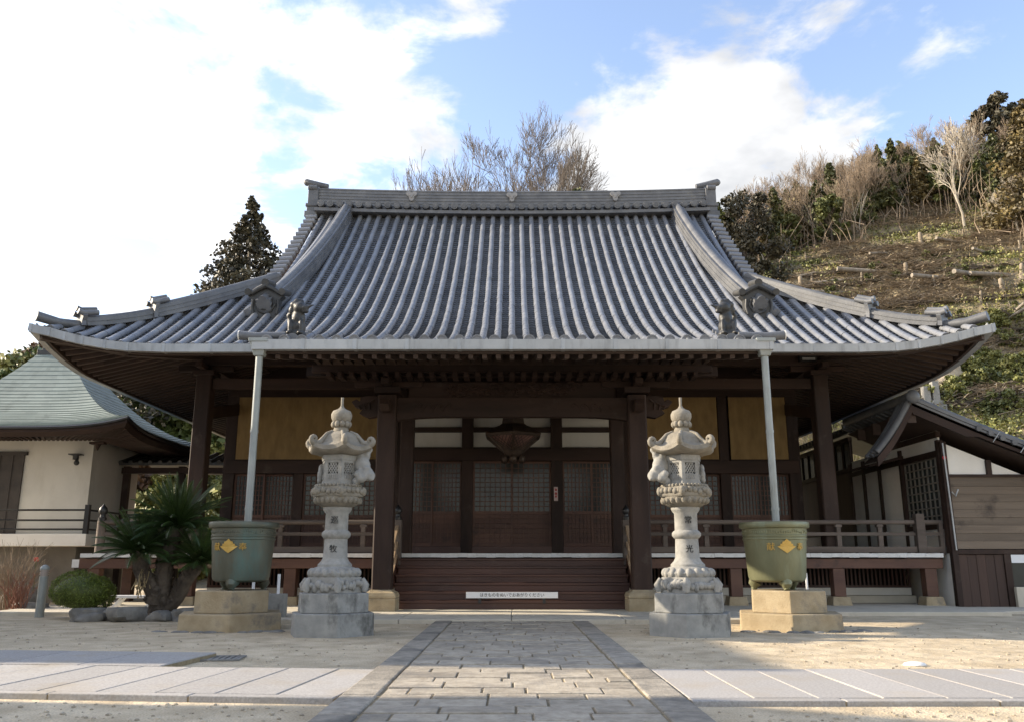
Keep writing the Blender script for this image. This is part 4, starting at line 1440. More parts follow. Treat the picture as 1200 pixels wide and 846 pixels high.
def hanging_lantern():
    c = (0.03, 22.5, 3.62)
    t = thing('hanging_lantern', 'dark hexagonal bronze lantern hung over the centre doors', 'lantern', c)
    mb = MB()
    P6 = math.pi / 6
    mb.lathe([(0.02, 0.10), (0.16, 0.12), (0.26, 0.22), (0.30, 0.30)], 6, phase=P6)
    for k in range(6):
        a = P6 + k * math.pi / 3
        mb.ball((0.26 * math.cos(a), 0.26 * math.sin(a), 0.09), (0.10, 0.10, 0.10), 8, 6)
        mb.tube([(0.28 * math.cos(a), 0.28 * math.sin(a), 0.30), (0.76 * math.cos(a), 0.76 * math.sin(a), 0.68)], 0.035, 6)
    mb.ball((0, 0, 0.06), (0.12, 0.12, 0.10), 8, 6)
    obj('bowl', mb, M_BRONZED, t, smooth=True, angle=30)
    mb = MB(); mb.lathe([(0.27, 0.36), (0.73, 0.70)], 6, phase=P6, cap=False)
    obj('shade', mb, pm('lantern_paper', (0.20, 0.11, 0.10), (0.30, 0.18, 0.16), 14, 0.8), t)
    mb = MB()
    for k in range(6):
        a0 = P6 + k * math.pi / 3; a1 = a0 + math.pi / 3
        def pt(u, v):
            p = Vector((math.cos(a0), math.sin(a0), 0)).lerp(Vector((math.cos(a1), math.sin(a1), 0)), u)
            r = 0.285 + 0.465 * v
            return Vector((p.x * r, p.y * r, 0.295 + 0.385 * v))
        m = 7
        for i in range(-m, m + 1):
            for s in (1, -1):
                pts = []
                for j in range(9):
                    v = j / 8; u = i / m + s * v * 0.8 + 0.1
                    if 0 <= u <= 1: pts.append(pt(u, v))
                if len(pts) > 1: mb.tube([pts[0], pts[-1]], 0.009, 4, cap=False)
    obj('lattice', mb, M_BRONZED, t)
    mb = MB()
    mb.lathe([(0.80, 0.66), (0.84, 0.72), (0.80, 0.76), (0.62, 0.88), (0.42, 0.96), (0.34, 1.02), (0.30, 1.25), (0.34, 1.3)], 6, phase=P6)
    mb.tube([(0, 0, 1.3), (0, 0, 2.35)], 0.025, 8)
    obj('canopy', mb, M_BRONZED, t)


hanging_lantern()

# notice on the second lowest step, red name slip on a pillar
def sign():
    mb = MB(); mb.box(-1.0, 1.0, 19.235, 19.262, 0.315, 0.445)
    o = obj('notice_board', mb, M_SIGNWHITE, bevel=0.003)
    tag(o, 'long white notice strip with black writing on the lower steps', 'sign')
    text('writing', 'はきものをぬいでおあがりください', 0.088, 0.002, M_INK, o, (0.0, 19.232, 0.378), FRONT)
    for x in (-0.7, 0.7):
        o2 = MB(); o2.box(x - 0.03, x + 0.03, 19.262, 19.32, 0.2, 0.40)
        obj('bracket', o2, M_BLACKMETAL, o)
    mb = MB(); mb.box(1.16, 1.27, 23.80, 23.83, 2.72, 3.10)
    o = obj('name_slip', mb, pm('pale_paper', (0.55, 0.42, 0.40), rough=0.8))
    tag(o, 'small pale paper slip with red marks on a pillar right of the centre doors', 'paper slip')
    mb = MB()
    for z, w in ((3.02, 0.05), (2.92, 0.055), (2.84, 0.045)):
        mb.ball((1.215, 23.797, z), (w * 0.6, 0.004, w * 0.7), 8, 6)
    obj('red_mark', mb, M_REDINK, o)


sign()


def guardian(sx, lab):
    """crouching guardian beast on the porch roof corner"""
    c = (sx * 4.02, EY + KD + 0.42, kprof(KD + 0.42) + 0.12)
    t = thing('guardian_figure', lab, 'roof figure', c, group='guardian beasts on the porch roof corners')
    k = -sx
    B = [((0, 0.05, 0.05), (0.17, 0.20, 0.09)), ((0, 0.04, 0.20), (0.15, 0.17, 0.17)), ((k * 0.02, -0.02, 0.36), (0.13, 0.13, 0.16)),
         ((k * 0.05, -0.08, 0.54), (0.12, 0.12, 0.11)), ((k * 0.15, -0.14, 0.52), (0.09, 0.07, 0.055)), ((k * 0.17, -0.14, 0.45), (0.07, 0.055, 0.035)),
         ((k * 0.24, -0.16, 0.55), (0.06, 0.03, 0.025)), ((k * 0.30, -0.16, 0.57), (0.04, 0.025, 0.02)),
         ((-k * 0.06, -0.02, 0.62), (0.10, 0.09, 0.07)), ((-k * 0.02, -0.04, 0.69), (0.06, 0.05, 0.05)), ((k * 0.07, -0.06, 0.66), (0.05, 0.03, 0.06)),
         ((-k * 0.12, 0.02, 0.52), (0.07, 0.08, 0.09)), ((0.10, -0.13, 0.16), (0.05, 0.05, 0.15)), ((-0.10, -0.13, 0.16), (0.05, 0.05, 0.15)),
         ((0.10, -0.19, 0.03), (0.06, 0.08, 0.04)), ((-0.10, -0.19, 0.03), (0.06, 0.08, 0.04)), ((-k * 0.17, 0.12, 0.30), (0.06, 0.06, 0.13)), ((-k * 0.2, 0.12, 0.44), (0.05, 0.05, 0.08))]
    figure('body', B, M_OLDTILE, t, 0.022)
    mb = MB(); mb.tube([(0, 0.25, -0.10), (0, -0.30, -0.12)], 0.10, 12); mb.tube([(0, -0.3, -0.12), (0, -0.33, -0.12)], [0.115, 0.11], 14)
    obj('base_tile', mb, M_RIDGE, t, smooth=True, angle=40)


guardian(-1, 'dark tile guardian beast crouching on the left corner of the porch roof')
guardian(1, 'dark tile guardian beast crouching on the right corner of the porch roof')

# ================================================================== stone lanterns
def hexpts(r, a0):
    return [(r * math.cos(a0 + k * math.pi / 3), r * math.sin(a0 + k * math.pi / 3)) for k in range(6)]


def stone_lantern(name, label, loc, mir, chars):
    """chars: two characters on the shaft; mir = +1 beast on the right, -1 beast on the left"""
    t = thing(name, label, 'stone lantern', loc, group='stone lanterns flanking the path')
    a0 = -math.pi / 2 - R(42) if mir > 0 else -math.pi / 2 + R(44)
    rnd = random.Random(11 + mir)
    def hexprism(mb, r, z0, z1, r2=None):
        mb.lathe([(r, z0), (r2 or r, z1)], 6, phase=a0)
    mb = MB(); hexprism(mb, 0.685, -0.05, 0.335, 0.68)
    obj('lower_base', mb, M_STONEBASE, t, bevel=0.015)
    mb = MB(); hexprism(mb, 0.585, 0.336, 0.625, 0.58)
    obj('upper_base', mb, M_STONEBASE, t, bevel=0.015)
    # carved drum and lotus
    mb = MB(); hexprism(mb, 0.47, 0.626, 0.86, 0.45)
    for k in range(6):
        a = a0 + k * math.pi / 3
        for j in range(7):
            u = (j + 0.5) / 7
            p = Vector((math.cos(a), math.sin(a), 0)).lerp(Vector((math.cos(a + math.pi / 3), math.sin(a + math.pi / 3), 0)), u) * 0.465
            mb.ball((p.x, p.y, 0.70 + 0.08 * rnd.random()), (rnd.uniform(0.04, 0.075), rnd.uniform(0.04, 0.07), rnd.uniform(0.04, 0.085)), 8, 6)
        mb.tube([(0.5 * math.cos(a), 0.5 * math.sin(a), 0.65), (0.52 * math.cos(a), 0.52 * math.sin(a), 0.74), (0.47 * math.cos(a), 0.47 * math.sin(a), 0.84)], [0.05, 0.06, 0.03], 8)
    obj('carved_drum', mb, M_STONE, t, smooth=True, angle=50)
    mb = MB()
    mb.lathe([(0.38, 0.861), (0.40, 0.92), (0.34, 0.99), (0.26, 1.02)], 24)
    for k in range(18):
        a = 2 * math.pi * k / 18
        mb.ball((0.35 * math.cos(a), 0.35 * math.sin(a), 0.925), (0.07, 0.055, 0.075), 10, 8, Matrix.Rotation(a, 3, 'Z') @ Matrix.Rotation(R(-25), 3, 'Y'))
    obj('lotus_base', mb, M_STONE, t, smooth=True, angle=50)
    # shaft with rings
    mb = MB()
    mb.lathe([(0.265, 1.0), (0.265, 1.05), (0.215, 1.10), (0.19, 1.15), (0.178, 1.42), (0.178, 1.44), (0.20, 1.455), (0.225, 1.49), (0.225, 1.53), (0.20, 1.56), (0.178, 1.575), (0.178, 1.83), (0.21, 1.87), (0.225, 1.90), (0.225, 1.955)], 32)
    sh = obj('shaft', mb, M_STONE, t, smooth=True, angle=40)
    for ch, z in zip(chars, (1.72, 1.28)):
        me = text('character', ch, 0.125, 0.006, M_INK, sh, (0, -0.180 - (0.004 if z < 1.5 else 0), z), FRONT).data
        # wrap the flat character round the shaft
        for v in me.vertices:
            x = v.co.x
            rr = 0.181 if z > 1.5 else 0.1845
            an = x / rr
            off = v.co.y + (0.180 + (0.004 if z < 1.5 else 0))
            v.co.x = math.sin(an) * (rr + 0.003 - off); v.co.y = -math.cos(an) * (rr + 0.003 - off)
    # platform under the fire box
    mb = MB()
    mb.lathe([(0.24, 1.93), (0.32, 1.98), (0.37, 2.06), (0.37, 2.085)], 30)
    for k in range(24):
        a = 2 * math.pi * k / 24
        mb.ball((0.33 * math.cos(a), 0.33 * math.sin(a), 2.03), (0.055, 0.042, 0.06), 8, 6, Matrix.Rotation(a, 3, 'Z') @ Matrix.Rotation(R(40), 3, 'Y'))
    mb.lathe([(0.42, 2.088), (0.44, 2.12), (0.41, 2.24), (0.37, 2.25)], 6, phase=a0)
    for k in range(6):
        a = a0 + k * math.pi / 3
        for j in range(5):
            u = (j + 0.5) / 5
            p = Vector((math.cos(a), math.sin(a), 0)).lerp(Vector((math.cos(a + math.pi / 3), math.sin(a + math.pi / 3), 0)), u) * 0.42
            mb.ball((p.x, p.y, 2.15 + 0.04 * rnd.random()), (0.05, 0.05, 0.05), 8, 6)
        mb.ball((0.425 * math.cos(a), 0.425 * math.sin(a), 2.17), (0.05, 0.05, 0.075), 8, 6)
    for k in range(36):
        a = 2 * math.pi * k / 36
        mb.ball((0.345 * math.cos(a), 0.345 * math.sin(a), 2.26), (0.032, 0.032, 0.03), 6, 5)
    obj('platform', mb, M_STONECAP, t, smooth=True, angle=45)
    # fire box: six walls, window openings with lattice
    r = 0.285
    pts = hexpts(r, a0)
    mb = MB()
    ml = MB()
    mb.lathe([(0.30, 2.262), (0.30, 2.33)], 6, phase=a0); mb.lathe([(0.30, 2.66), (0.31, 2.74)], 6, phase=a0)
    for k in range(6):
        p, q = Vector((*pts[k], 0)), Vector((*pts[(k + 1) % 6], 0))
        d = (q - p).normalized(); nrm = Vector((-d.y, d.x, 0))
        if nrm.dot(p + q) < 0: nrm = -nrm
        L = (q - p).length
        def slab(u0, u1, z0, z1, th=0.05, out=0.0):
            b = p + d * (u0 * L); e = p + d * (u1 * L)
            vs = []
            for z in (z0, z1):
                for c in (b + nrm * out, e + nrm * out, e - nrm * (th - out), b - nrm * (th - out)):
                    vs.append((c.x, c.y, z))
            return vs, [(0, 1, 2, 3), (7, 6, 5, 4), (0, 4, 5, 1), (1, 5, 6, 2), (2, 6, 7, 3), (3, 7, 4, 0)]
        mb.add(*slab(-0.02, 0.2, 2.33, 2.66)); mb.add(*slab(0.8, 1.02, 2.33, 2.66))
        mb.add(*slab(0.2, 0.8, 2.33, 2.44)); mb.add(*slab(0.2, 0.8, 2.62, 2.66))
        for j in range(5): mb.add(*slab(0.24 + j * 0.115, 0.30 + j * 0.115, 2.36, 2.43, 0.02, 0.01))
        for j in range(-4, 5):
            for s in (1, -1):
                u0 = 0.5 + j * 0.15; pts3 = []
                for m_ in range(7):
                    v = m_ / 6; u = u0 + s * (v - 0.5) * 0.42
                    if 0.2 <= u <= 0.8: pts3.append(p + d * (u * L) - nrm * 0.02 + Vector((0, 0, 2.44 + 0.18 * v)))
                if len(pts3) > 1: ml.tube([pts3[0], pts3[-1]], 0.010, 4, cap=False)
    fb = obj('fire_box', mb, M_STONE, t)
    obj('window_lattice', ml, M_STONE, fb)
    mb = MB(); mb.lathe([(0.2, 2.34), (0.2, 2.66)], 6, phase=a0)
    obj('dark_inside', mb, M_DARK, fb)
    # roof: six concave sides with curling horns
    mb = MB()
    rings = []
    n = 36
    for (rad, z, ll) in ((0.13, 3.135, 0), (0.20, 3.115, 0), (0.275, 3.07, 0), (0.325, 3.00, 0.0), (0.36, 2.94, 0.0), (0.42, 2.895, 0.01), (0.48, 2.87, 0.03), (0.54, 2.865, 0.05), (0.55, 2.80, 0.05), (0.51, 2.765, 0.04), (0.40, 2.745, 0.02), (0.26, 2.742, 0.0)):
        ring = []
        for k in range(n):
            a = a0 + 2 * math.pi * k / n
            ph = (k % 6) / 6
            hexf = math.cos(math.pi / 6) / math.cos((ph - 0.5) * math.pi / 3)
            corner = (abs(ph - 0.5) * 2) ** 2.5
            rr = rad * (hexf if rad > 0.3 else 1 - 0.08 * (1 - corner))
            ring.append((rr * math.cos(a), rr * math.sin(a), z + ll * corner * 1.6))
        rings.append(ring + [ring[0]])
    mb.grid(rings)
    for k in range(6):
        a = a0 + k * math.pi / 3
        def rp(r_, z): return (r_ * math.cos(a), r_ * math.sin(a), z)
        mb.tube([rp(0.16, 3.13), rp(0.27, 3.08), rp(0.34, 3.0), rp(0.40, 2.93), rp(0.48, 2.90)], [0.025, 0.03, 0.035, 0.045, 0.055], 8)
        sp = []
        for j in range(12):
            an = R(-70) + R(400) * j / 11
            rr = 0.06 * (1 - j / 15)
            sp.append(rp(0.51 + rr * math.cos(an), 2.97 + rr * math.sin(an)))
        mb.tube([rp(0.38, 2.90), rp(0.46, 2.885)] + sp, [0.05, 0.048] + [0.046 - 0.0025 * j for j in range(12)], 8)
    cap = obj('cap', mb, M_STONECAP, t, smooth=True, angle=50)
    # finial: lotus ring and jewel with a point
    mb = MB()
    mb.lathe([(0.12, 3.11), (0.13, 3.15), (0.11, 3.20), (0.13, 3.215)], 20)
    for k in range(10):
        a = 2 * math.pi * k / 10
        mb.ball((0.125 * math.cos(a), 0.125 * math.sin(a), 3.255), (0.045, 0.042, 0.055), 8, 6)
    mb.lathe([(0.10, 3.27), (0.14, 3.30), (0.165, 3.36), (0.168, 3.42), (0.14, 3.475), (0.08, 3.50), (0.04, 3.53), (0.022, 3.57), (0.024, 3.70)], 20)
    obj('finial', mb, M_STONECAP, t, smooth=True, angle=60)
    # guardian beast clinging to the fire box, head down
    k = mir
    B = [((k * 0.34, -0.05, 2.72), (0.07, 0.07, 0.13)), ((k * 0.44, -0.03, 2.76), (0.06, 0.06, 0.10)), ((k * 0.38, -0.06, 2.58), (0.13, 0.12, 0.15)),
         ((k * 0.42, -0.07, 2.47), (0.14, 0.13, 0.11)), ((k * 0.50, -0.10, 2.42), (0.10, 0.10, 0.09)), ((k * 0.38, -0.16, 2.38), (0.09, 0.08, 0.08)),
         ((k * 0.54, -0.14, 2.37), (0.05, 0.05, 0.04)), ((k * 0.33, -0.2, 2.44), (0.06, 0.05, 0.06)), ((k * 0.46, -0.14, 2.53), (0.06, 0.06, 0.05)), ((k * 0.36, -0.14, 2.52), (0.05, 0.05, 0.06)),
         ((k * 0.48, -0.02, 2.84), (0.05, 0.05, 0.05)), ((k * 0.30, -0.12, 2.33), (0.07, 0.07, 0.07)), ((k * 0.40, 0.05, 2.45), (0.09, 0.09, 0.1))]
    figure('beast_carving', B, M_STONE, t, 0.018)
    B = [((-k * 0.30, 0.06, 2.45), (0.06, 0.09, 0.11)), ((-k * 0.31, 0.10, 2.55), (0.05, 0.06, 0.08)), ((-k * 0.31, 0.05, 2.36), (0.05, 0.06, 0.06))]
    figure('cub_carving', B, M_STONE, t, 0.02)
    return t


stone_lantern('stone_lantern', 'tall granite lantern in shade left of the path, beast on its right side', (-2.77, 13.72, 0), 1, '巡牧')
stone_lantern('stone_lantern', 'tall granite lantern right of the path, lit from the left, beast on its left side', (2.75, 13.72, 0), -1, '常光')


# ================================================================== bronze rain tubs
def rain_tub(label, loc, mat, sx):
    t = thing('bronze_rain_tub', label, 'rain tub', loc, group='bronze tubs under the drainpipes')
    mb = MB()
    mb.lathe([(0.02, 0.13), (0.40, 0.13), (0.455, 0.16), (0.475, 0.22), (0.50, 0.55), (0.522, 0.82), (0.535, 0.83), (0.535, 0.85), (0.525, 0.86), (0.526, 0.875), (0.537, 0.885), (0.537, 0.90), (0.527, 0.91),
              (0.535, 1.01), (0.575, 1.025), (0.585, 1.045), (0.585, 1.10), (0.575, 1.12), (0.50, 1.12), (0.49, 1.08), (0.47, 0.95), (0.02, 0.93)], 48)
    rnd = random.Random(3)
    obj('basin', mb, mat, t, smooth=True, angle=35)
    mb = MB()
    for k in range(84):
        a = 2 * math.pi * k / 84
        if rnd.random() < 0.15: continue
        mb.ball((0.531 * math.cos(a), 0.531 * math.sin(a), 0.955 + rnd.uniform(-0.02, 0.02)), (0.012, 0.012, rnd.uniform(0.012, 0.03)), 6, 4)
    obj('relief_band', mb, mat, t, smooth=True)
    for k in range(3):
        a = -math.pi / 2 + sx * R(4) + k * 2 * math.pi / 3
        c, s = math.cos(a), math.sin(a)
        mb = MB()
        mb.tube([(0.36 * c, 0.36 * s, 0.14), (0.40 * c, 0.40 * s, 0.08), (0.39 * c, 0.39 * s, 0.03), (0.41 * c, 0.41 * s, 0.0)], [0.12, 0.09, 0.05, 0.055], 12)
        obj('foot', mb, mat, t, smooth=True)
    # stepped diamond crest and two characters, right to left
    def wrap(me, ang):
        for v in me.vertices:
            x, y, z = v.co
            rr = 0.510 + (z - 0.55) * 0.07
            an = ang + x / rr
            v.co = (math.sin(an) * (rr + 0.006 - y), -math.cos(an) * (rr + 0.006 - y), z)
    mb = MB()
    ol = [(0, -0.125), (0.06, -0.085), (0.12, -0.042), (0.18, 0.0), (0.12, 0.02), (0.125, 0.05), (0.085, 0.055), (0.085, 0.09), (0.045, 0.10), (0.0, 0.145), (-0.045, 0.10), (-0.085, 0.09), (-0.085, 0.055), (-0.125, 0.05), (-0.12, 0.02), (-0.18, 0.0), (-0.12, -0.042), (-0.06, -0.085)]
    tri = [(0, 0)] + [(a * 0.86, b * 0.86) for a, b in ol]
    vs = [(a, 0.0, 0.71 + b) for a, b in tri] + [(a, -0.012, 0.71 + b) for a, b in tri]
    m = len(tri); fs = []
    for i in range(1, m):
        j = i + 1 if i + 1 < m else 1
        fs.append((m, m + i, m + j)); fs.append((0, j, i)); fs.append((i, j, m + j, m + i))
    mb.add(vs, fs)
    o = obj('crest', mb, M_GOLD, t)
    ang = R(-9) if sx < 0 else R(4)
    wrap(o.data, ang)
    for ch, da in (('奉', 0.60), ('献', -0.60)):
        o = text('character', ch, 0.135, 0.008, M_GOLD, t, (0, 0, 0.70), FRONT)
        wrap(o.data, ang + da * (0.74 if sx < 0 else 0.82))
    return t


def pedestal(label, loc, sx):
    t = thing('tub_pedestal', label, 'pedestal', loc, group='two stepped stones under the bronze tubs')
    a0 = -math.pi / 2 - R(44) if sx < 0 else -math.pi / 2 - R(14)
    mb = MB(); mb.lathe([(0.93, -0.05), (0.92, 0.27)], 6, phase=a0)
    obj('lower_stone', mb, M_TANSTONE, t, bevel=0.02)
    mb = MB(); mb.lathe([(0.675, 0.271), (0.67, 0.625)], 6, phase=a0)
    obj('upper_stone', mb, M_TANSTONE, t, bevel=0.015)
    return t


pedestal('two stepped tan stone blocks beneath the left teal tub', (-4.72, 14.95, 0), -1)
pedestal('two stepped tan stone blocks beneath the right green tub', (4.66, 14.95, 0), 1)
rain_tub('teal stained bronze tub with gold crest under the left drainpipe', (-4.62, 15.0, 0.627), M_BRONZET, -1)
rain_tub('olive green bronze tub with gold crest under the right drainpipe', (4.52, 15.0, 0.627), M_BRONZEG, 1)


# ================================================================== left hall
def left_hall():
    t = thing('side_hall', 'cream plastered hall with a curved green copper roof at the left', 'building', (-13.8, 25.5, 0), world=True)
    # walls
    mb = MB(); mb.box(-16.4, -12.05, 24.5, 27.6, 1.5, 4.75)
    obj('wall', mb, M_CREAM, t)
    mb = MB(); mb.box(-16.4, -12.15, 24.35, 27.6, 0, 1.5)
    obj('foundation_wall', mb, pm('grey_render', (0.15, 0.14, 0.13), (0.21, 0.20, 0.185), 1.2, 0.9, 0.2, 20), t)
    mb = MB()
    mb.box(-15.35, -13.98, 24.44, 24.49, 1.81, 4.06)
    for x in (-15.0, -14.66, -14.3): mb.box(x - 0.02, x + 0.02, 24.42, 24.44, 1.81, 4.06)
    mb.box(-15.43, -13.90, 24.40, 24.492, 4.06, 4.16)
    obj('door', mb, pm('dark_shutter', (0.035, 0.03, 0.028), (0.06, 0.05, 0.045), 3, 0.7), t)
    # balcony slab and black rails
    mb = MB(); mb.box(-20, -11.35, 23.2, 24.34, 1.49, 1.81)
    obj('balcony_slab', mb, M_PLASTER, t, bevel=0.01)
    mb = MB(); mb.box(-12.0, -11.36, 24.35, 28.4, 1.49, 1.80)
    obj('side_ledge', mb, M_PLASTER, t, bevel=0.01)
    mb = MB()
    for z in (2.44, 2.17, 1.93):
        mb.tube([(-20, 23.28, z), (-11.42, 23.28, z)], 0.028, 8); mb.tube([(-11.42, 23.28, z), (-11.42, 28.4, z)], 0.028, 8)
    for x in (-11.42, -14.0, -16.6, -19.2): mb.box(x - 0.06, x + 0.06, 23.23, 23.34, 1.81, 2.58 if x > -12 else 2.44)
    for y in (25.8, 28.4): mb.box(-11.46, -11.38, y - 0.05, y + 0.05, 1.8, 2.44)
    obj('railing', mb, M_BLACKMETAL, t)
    # roof
    ax_, ay_ = 3.55, 3.0; cx, cy = -13.8, 25.5
    def z(tt): return 4.60 + 2.62 * (0.24 * tt + 0.76 * tt * tt)
    def pt(side, u, tt, off=0.0):
        wx = ax_ * (1 - tt) + 0.45 * tt; wy = ay_ * (1 - tt) + 0.45 * tt
        lf = 0.27 * abs(u) ** 4 * (1 - tt) ** 2
        p = ((u * wx, -wy), (wx, u * wy), (-u * wx, wy), (-wx, -u * wy))[side]
        return (cx + p[0], cy + p[1], z(tt) + lf + off)
    mb = MB()
    nt, nu = 26, 22
    rnd = random.Random(6)
    for side in range(4):
        for i in range(nt):
            t0, t1 = i / nt, (i + 1) / nt
            sh = rnd.random()
            cuts = sorted(set([-1.0, 1.0] + [max(-1, min(1, -1 + 2 * (k + sh) / 14)) for k in range(14)]))
            for u0, u1 in zip(cuts[:-1], cuts[1:]):
                m = 2
                us = [u0 + (u1 - u0) * q / m for q in range(m + 1)]
                rows = [[pt(side, u, t0, 0.030) for u in us], [pt(side, u, t1, 0.008) for u in us]]
                mb.grid(rows)
                mb.grid([[pt(side, u, t0, -0.01) for u in us], [pt(side, u, t0, 0.030) for u in us]])
    rf = obj('roof', mb, M_COPPER, t)
    mb = MB()
    mb.box(cx - 0.52, cx + 0.52, cy - 0.52, cy + 0.52, 7.13, 7.29); mb.box(cx - 0.42, cx + 0.42, cy - 0.42, cy + 0.42, 7.29, 7.5)
    obj('roof_cap', mb, M_OLDTILE, rf, bevel=0.015)
    mb = MB()
    for side in range(4):
        us = [-1 + 2 * k / 20 for k in range(21)]
        mb.grid([[pt(side, u, 0, 0.0) for u in us], [pt(side, u, 0, -0.16) for u in us], [pt(side, u, 0.03, -0.30) for u in us]])
        rows = []
        for tt in (0.03, 0.2, 0.45):
            rows.append([Vector(pt(side, u, tt, 0)) * 1 for u in us])
        rows = [[(p.x, p.y, 4.33 + (0.27 * abs(u) ** 4 * (1 - tt) if tt < 0.2 else 0.05)) for p, u in zip(r, us)] for r, tt in zip(rows, (0.03, 0.2, 0.45))]
        mb.grid(rows)
        for k in range(40):
            u = -0.97 + 1.94 * k / 39
            p = Vector(pt(side, u, 0.03)); q = Vector(pt(side, u, 0.35))
            mb.beam((p.x, p.y, p.z - 0.26), (q.x, q.y, 4.36), 0.06, 0.08)
    obj('eave', mb, M_WOODX, t)
    mb = MB()
    us = [-1 + 2 * k / 24 for k in range(25)]
    for side in range(4):
        mb.tube([pt(side, u, -0.006, -0.05) for u in us], 0.045, 6)
    obj('roof_edge', mb, M_BLACKMETAL, rf)
    # wall lamp / camera
    mb = MB()
    mb.box(-12.62, -12.3, 24.22, 24.5, 4.05, 4.08)
    mb.box(-12.52, -12.40, 24.30, 24.42, 3.92, 4.05)
    mb.tube([(-12.42, 24.36, 3.93), (-12.34, 24.2, 3.82)], 0.05, 10)
    mb.ball((-12.33, 24.18, 3.81), (0.075, 0.075, 0.075), 10, 8)
    obj('wall_lamp', mb, M_OLDTILE, t)
    # hanging eave bracket under the corner
    mb = MB(); mb.tube([(-11.55, 23.7, 4.3), (-11.55, 23.7, 4.1)], [0.10, 0.02], 8); mb.box(-11.75, -11.35, 23.6, 23.8, 4.27, 4.33)
    obj('corner_bracket', mb, M_WOODX, t)


left_hall()


def corridor():
    t = thing('covered_walkway', 'dark roofed wooden walkway joining the left hall to the temple', 'walkway', (-10.0, 28, 0), world=True)
    mb = MB()
    rows = []
    mb.sweep([(-12.0, 27.6, 4.0), (-7.95, 27.6, 4.0)], [(-1.5, -0.05), (-1.5, 0.03), (0, 0.45), (1.5, 0.03), (1.5, -0.05), (0, 0.36)])
    for k in range(14):
        x = -11.95 + k * 0.3
        mb.tube([(x, 26.08, 4.03), (x, 27.6, 4.47)], 0.07, 8)
    obj('roof', mb, M_OLDTILE, t)
    for x in (-11.9, -10.2, -8.4):
        mb = MB(); mb.box(x - 0.09, x + 0.09, 26.4, 26.58, 0, 3.95)
        obj('post', mb, M_WOOD, t)
    mb = MB()
    mb.box(-12, -7.95, 26.3, 26.42, 3.72, 3.9); mb.box(-12, -10.3, 26.4, 28.8, 1.12, 1.27)
    obj('beam', mb, M_WOODX, t)
    mb = MB()
    for z in (1.6, 2.0): mb.box(-12, -10.3, 26.42, 26.48, z, z + 0.08)
    obj('rail', mb, M_WOODX, t)


corridor()


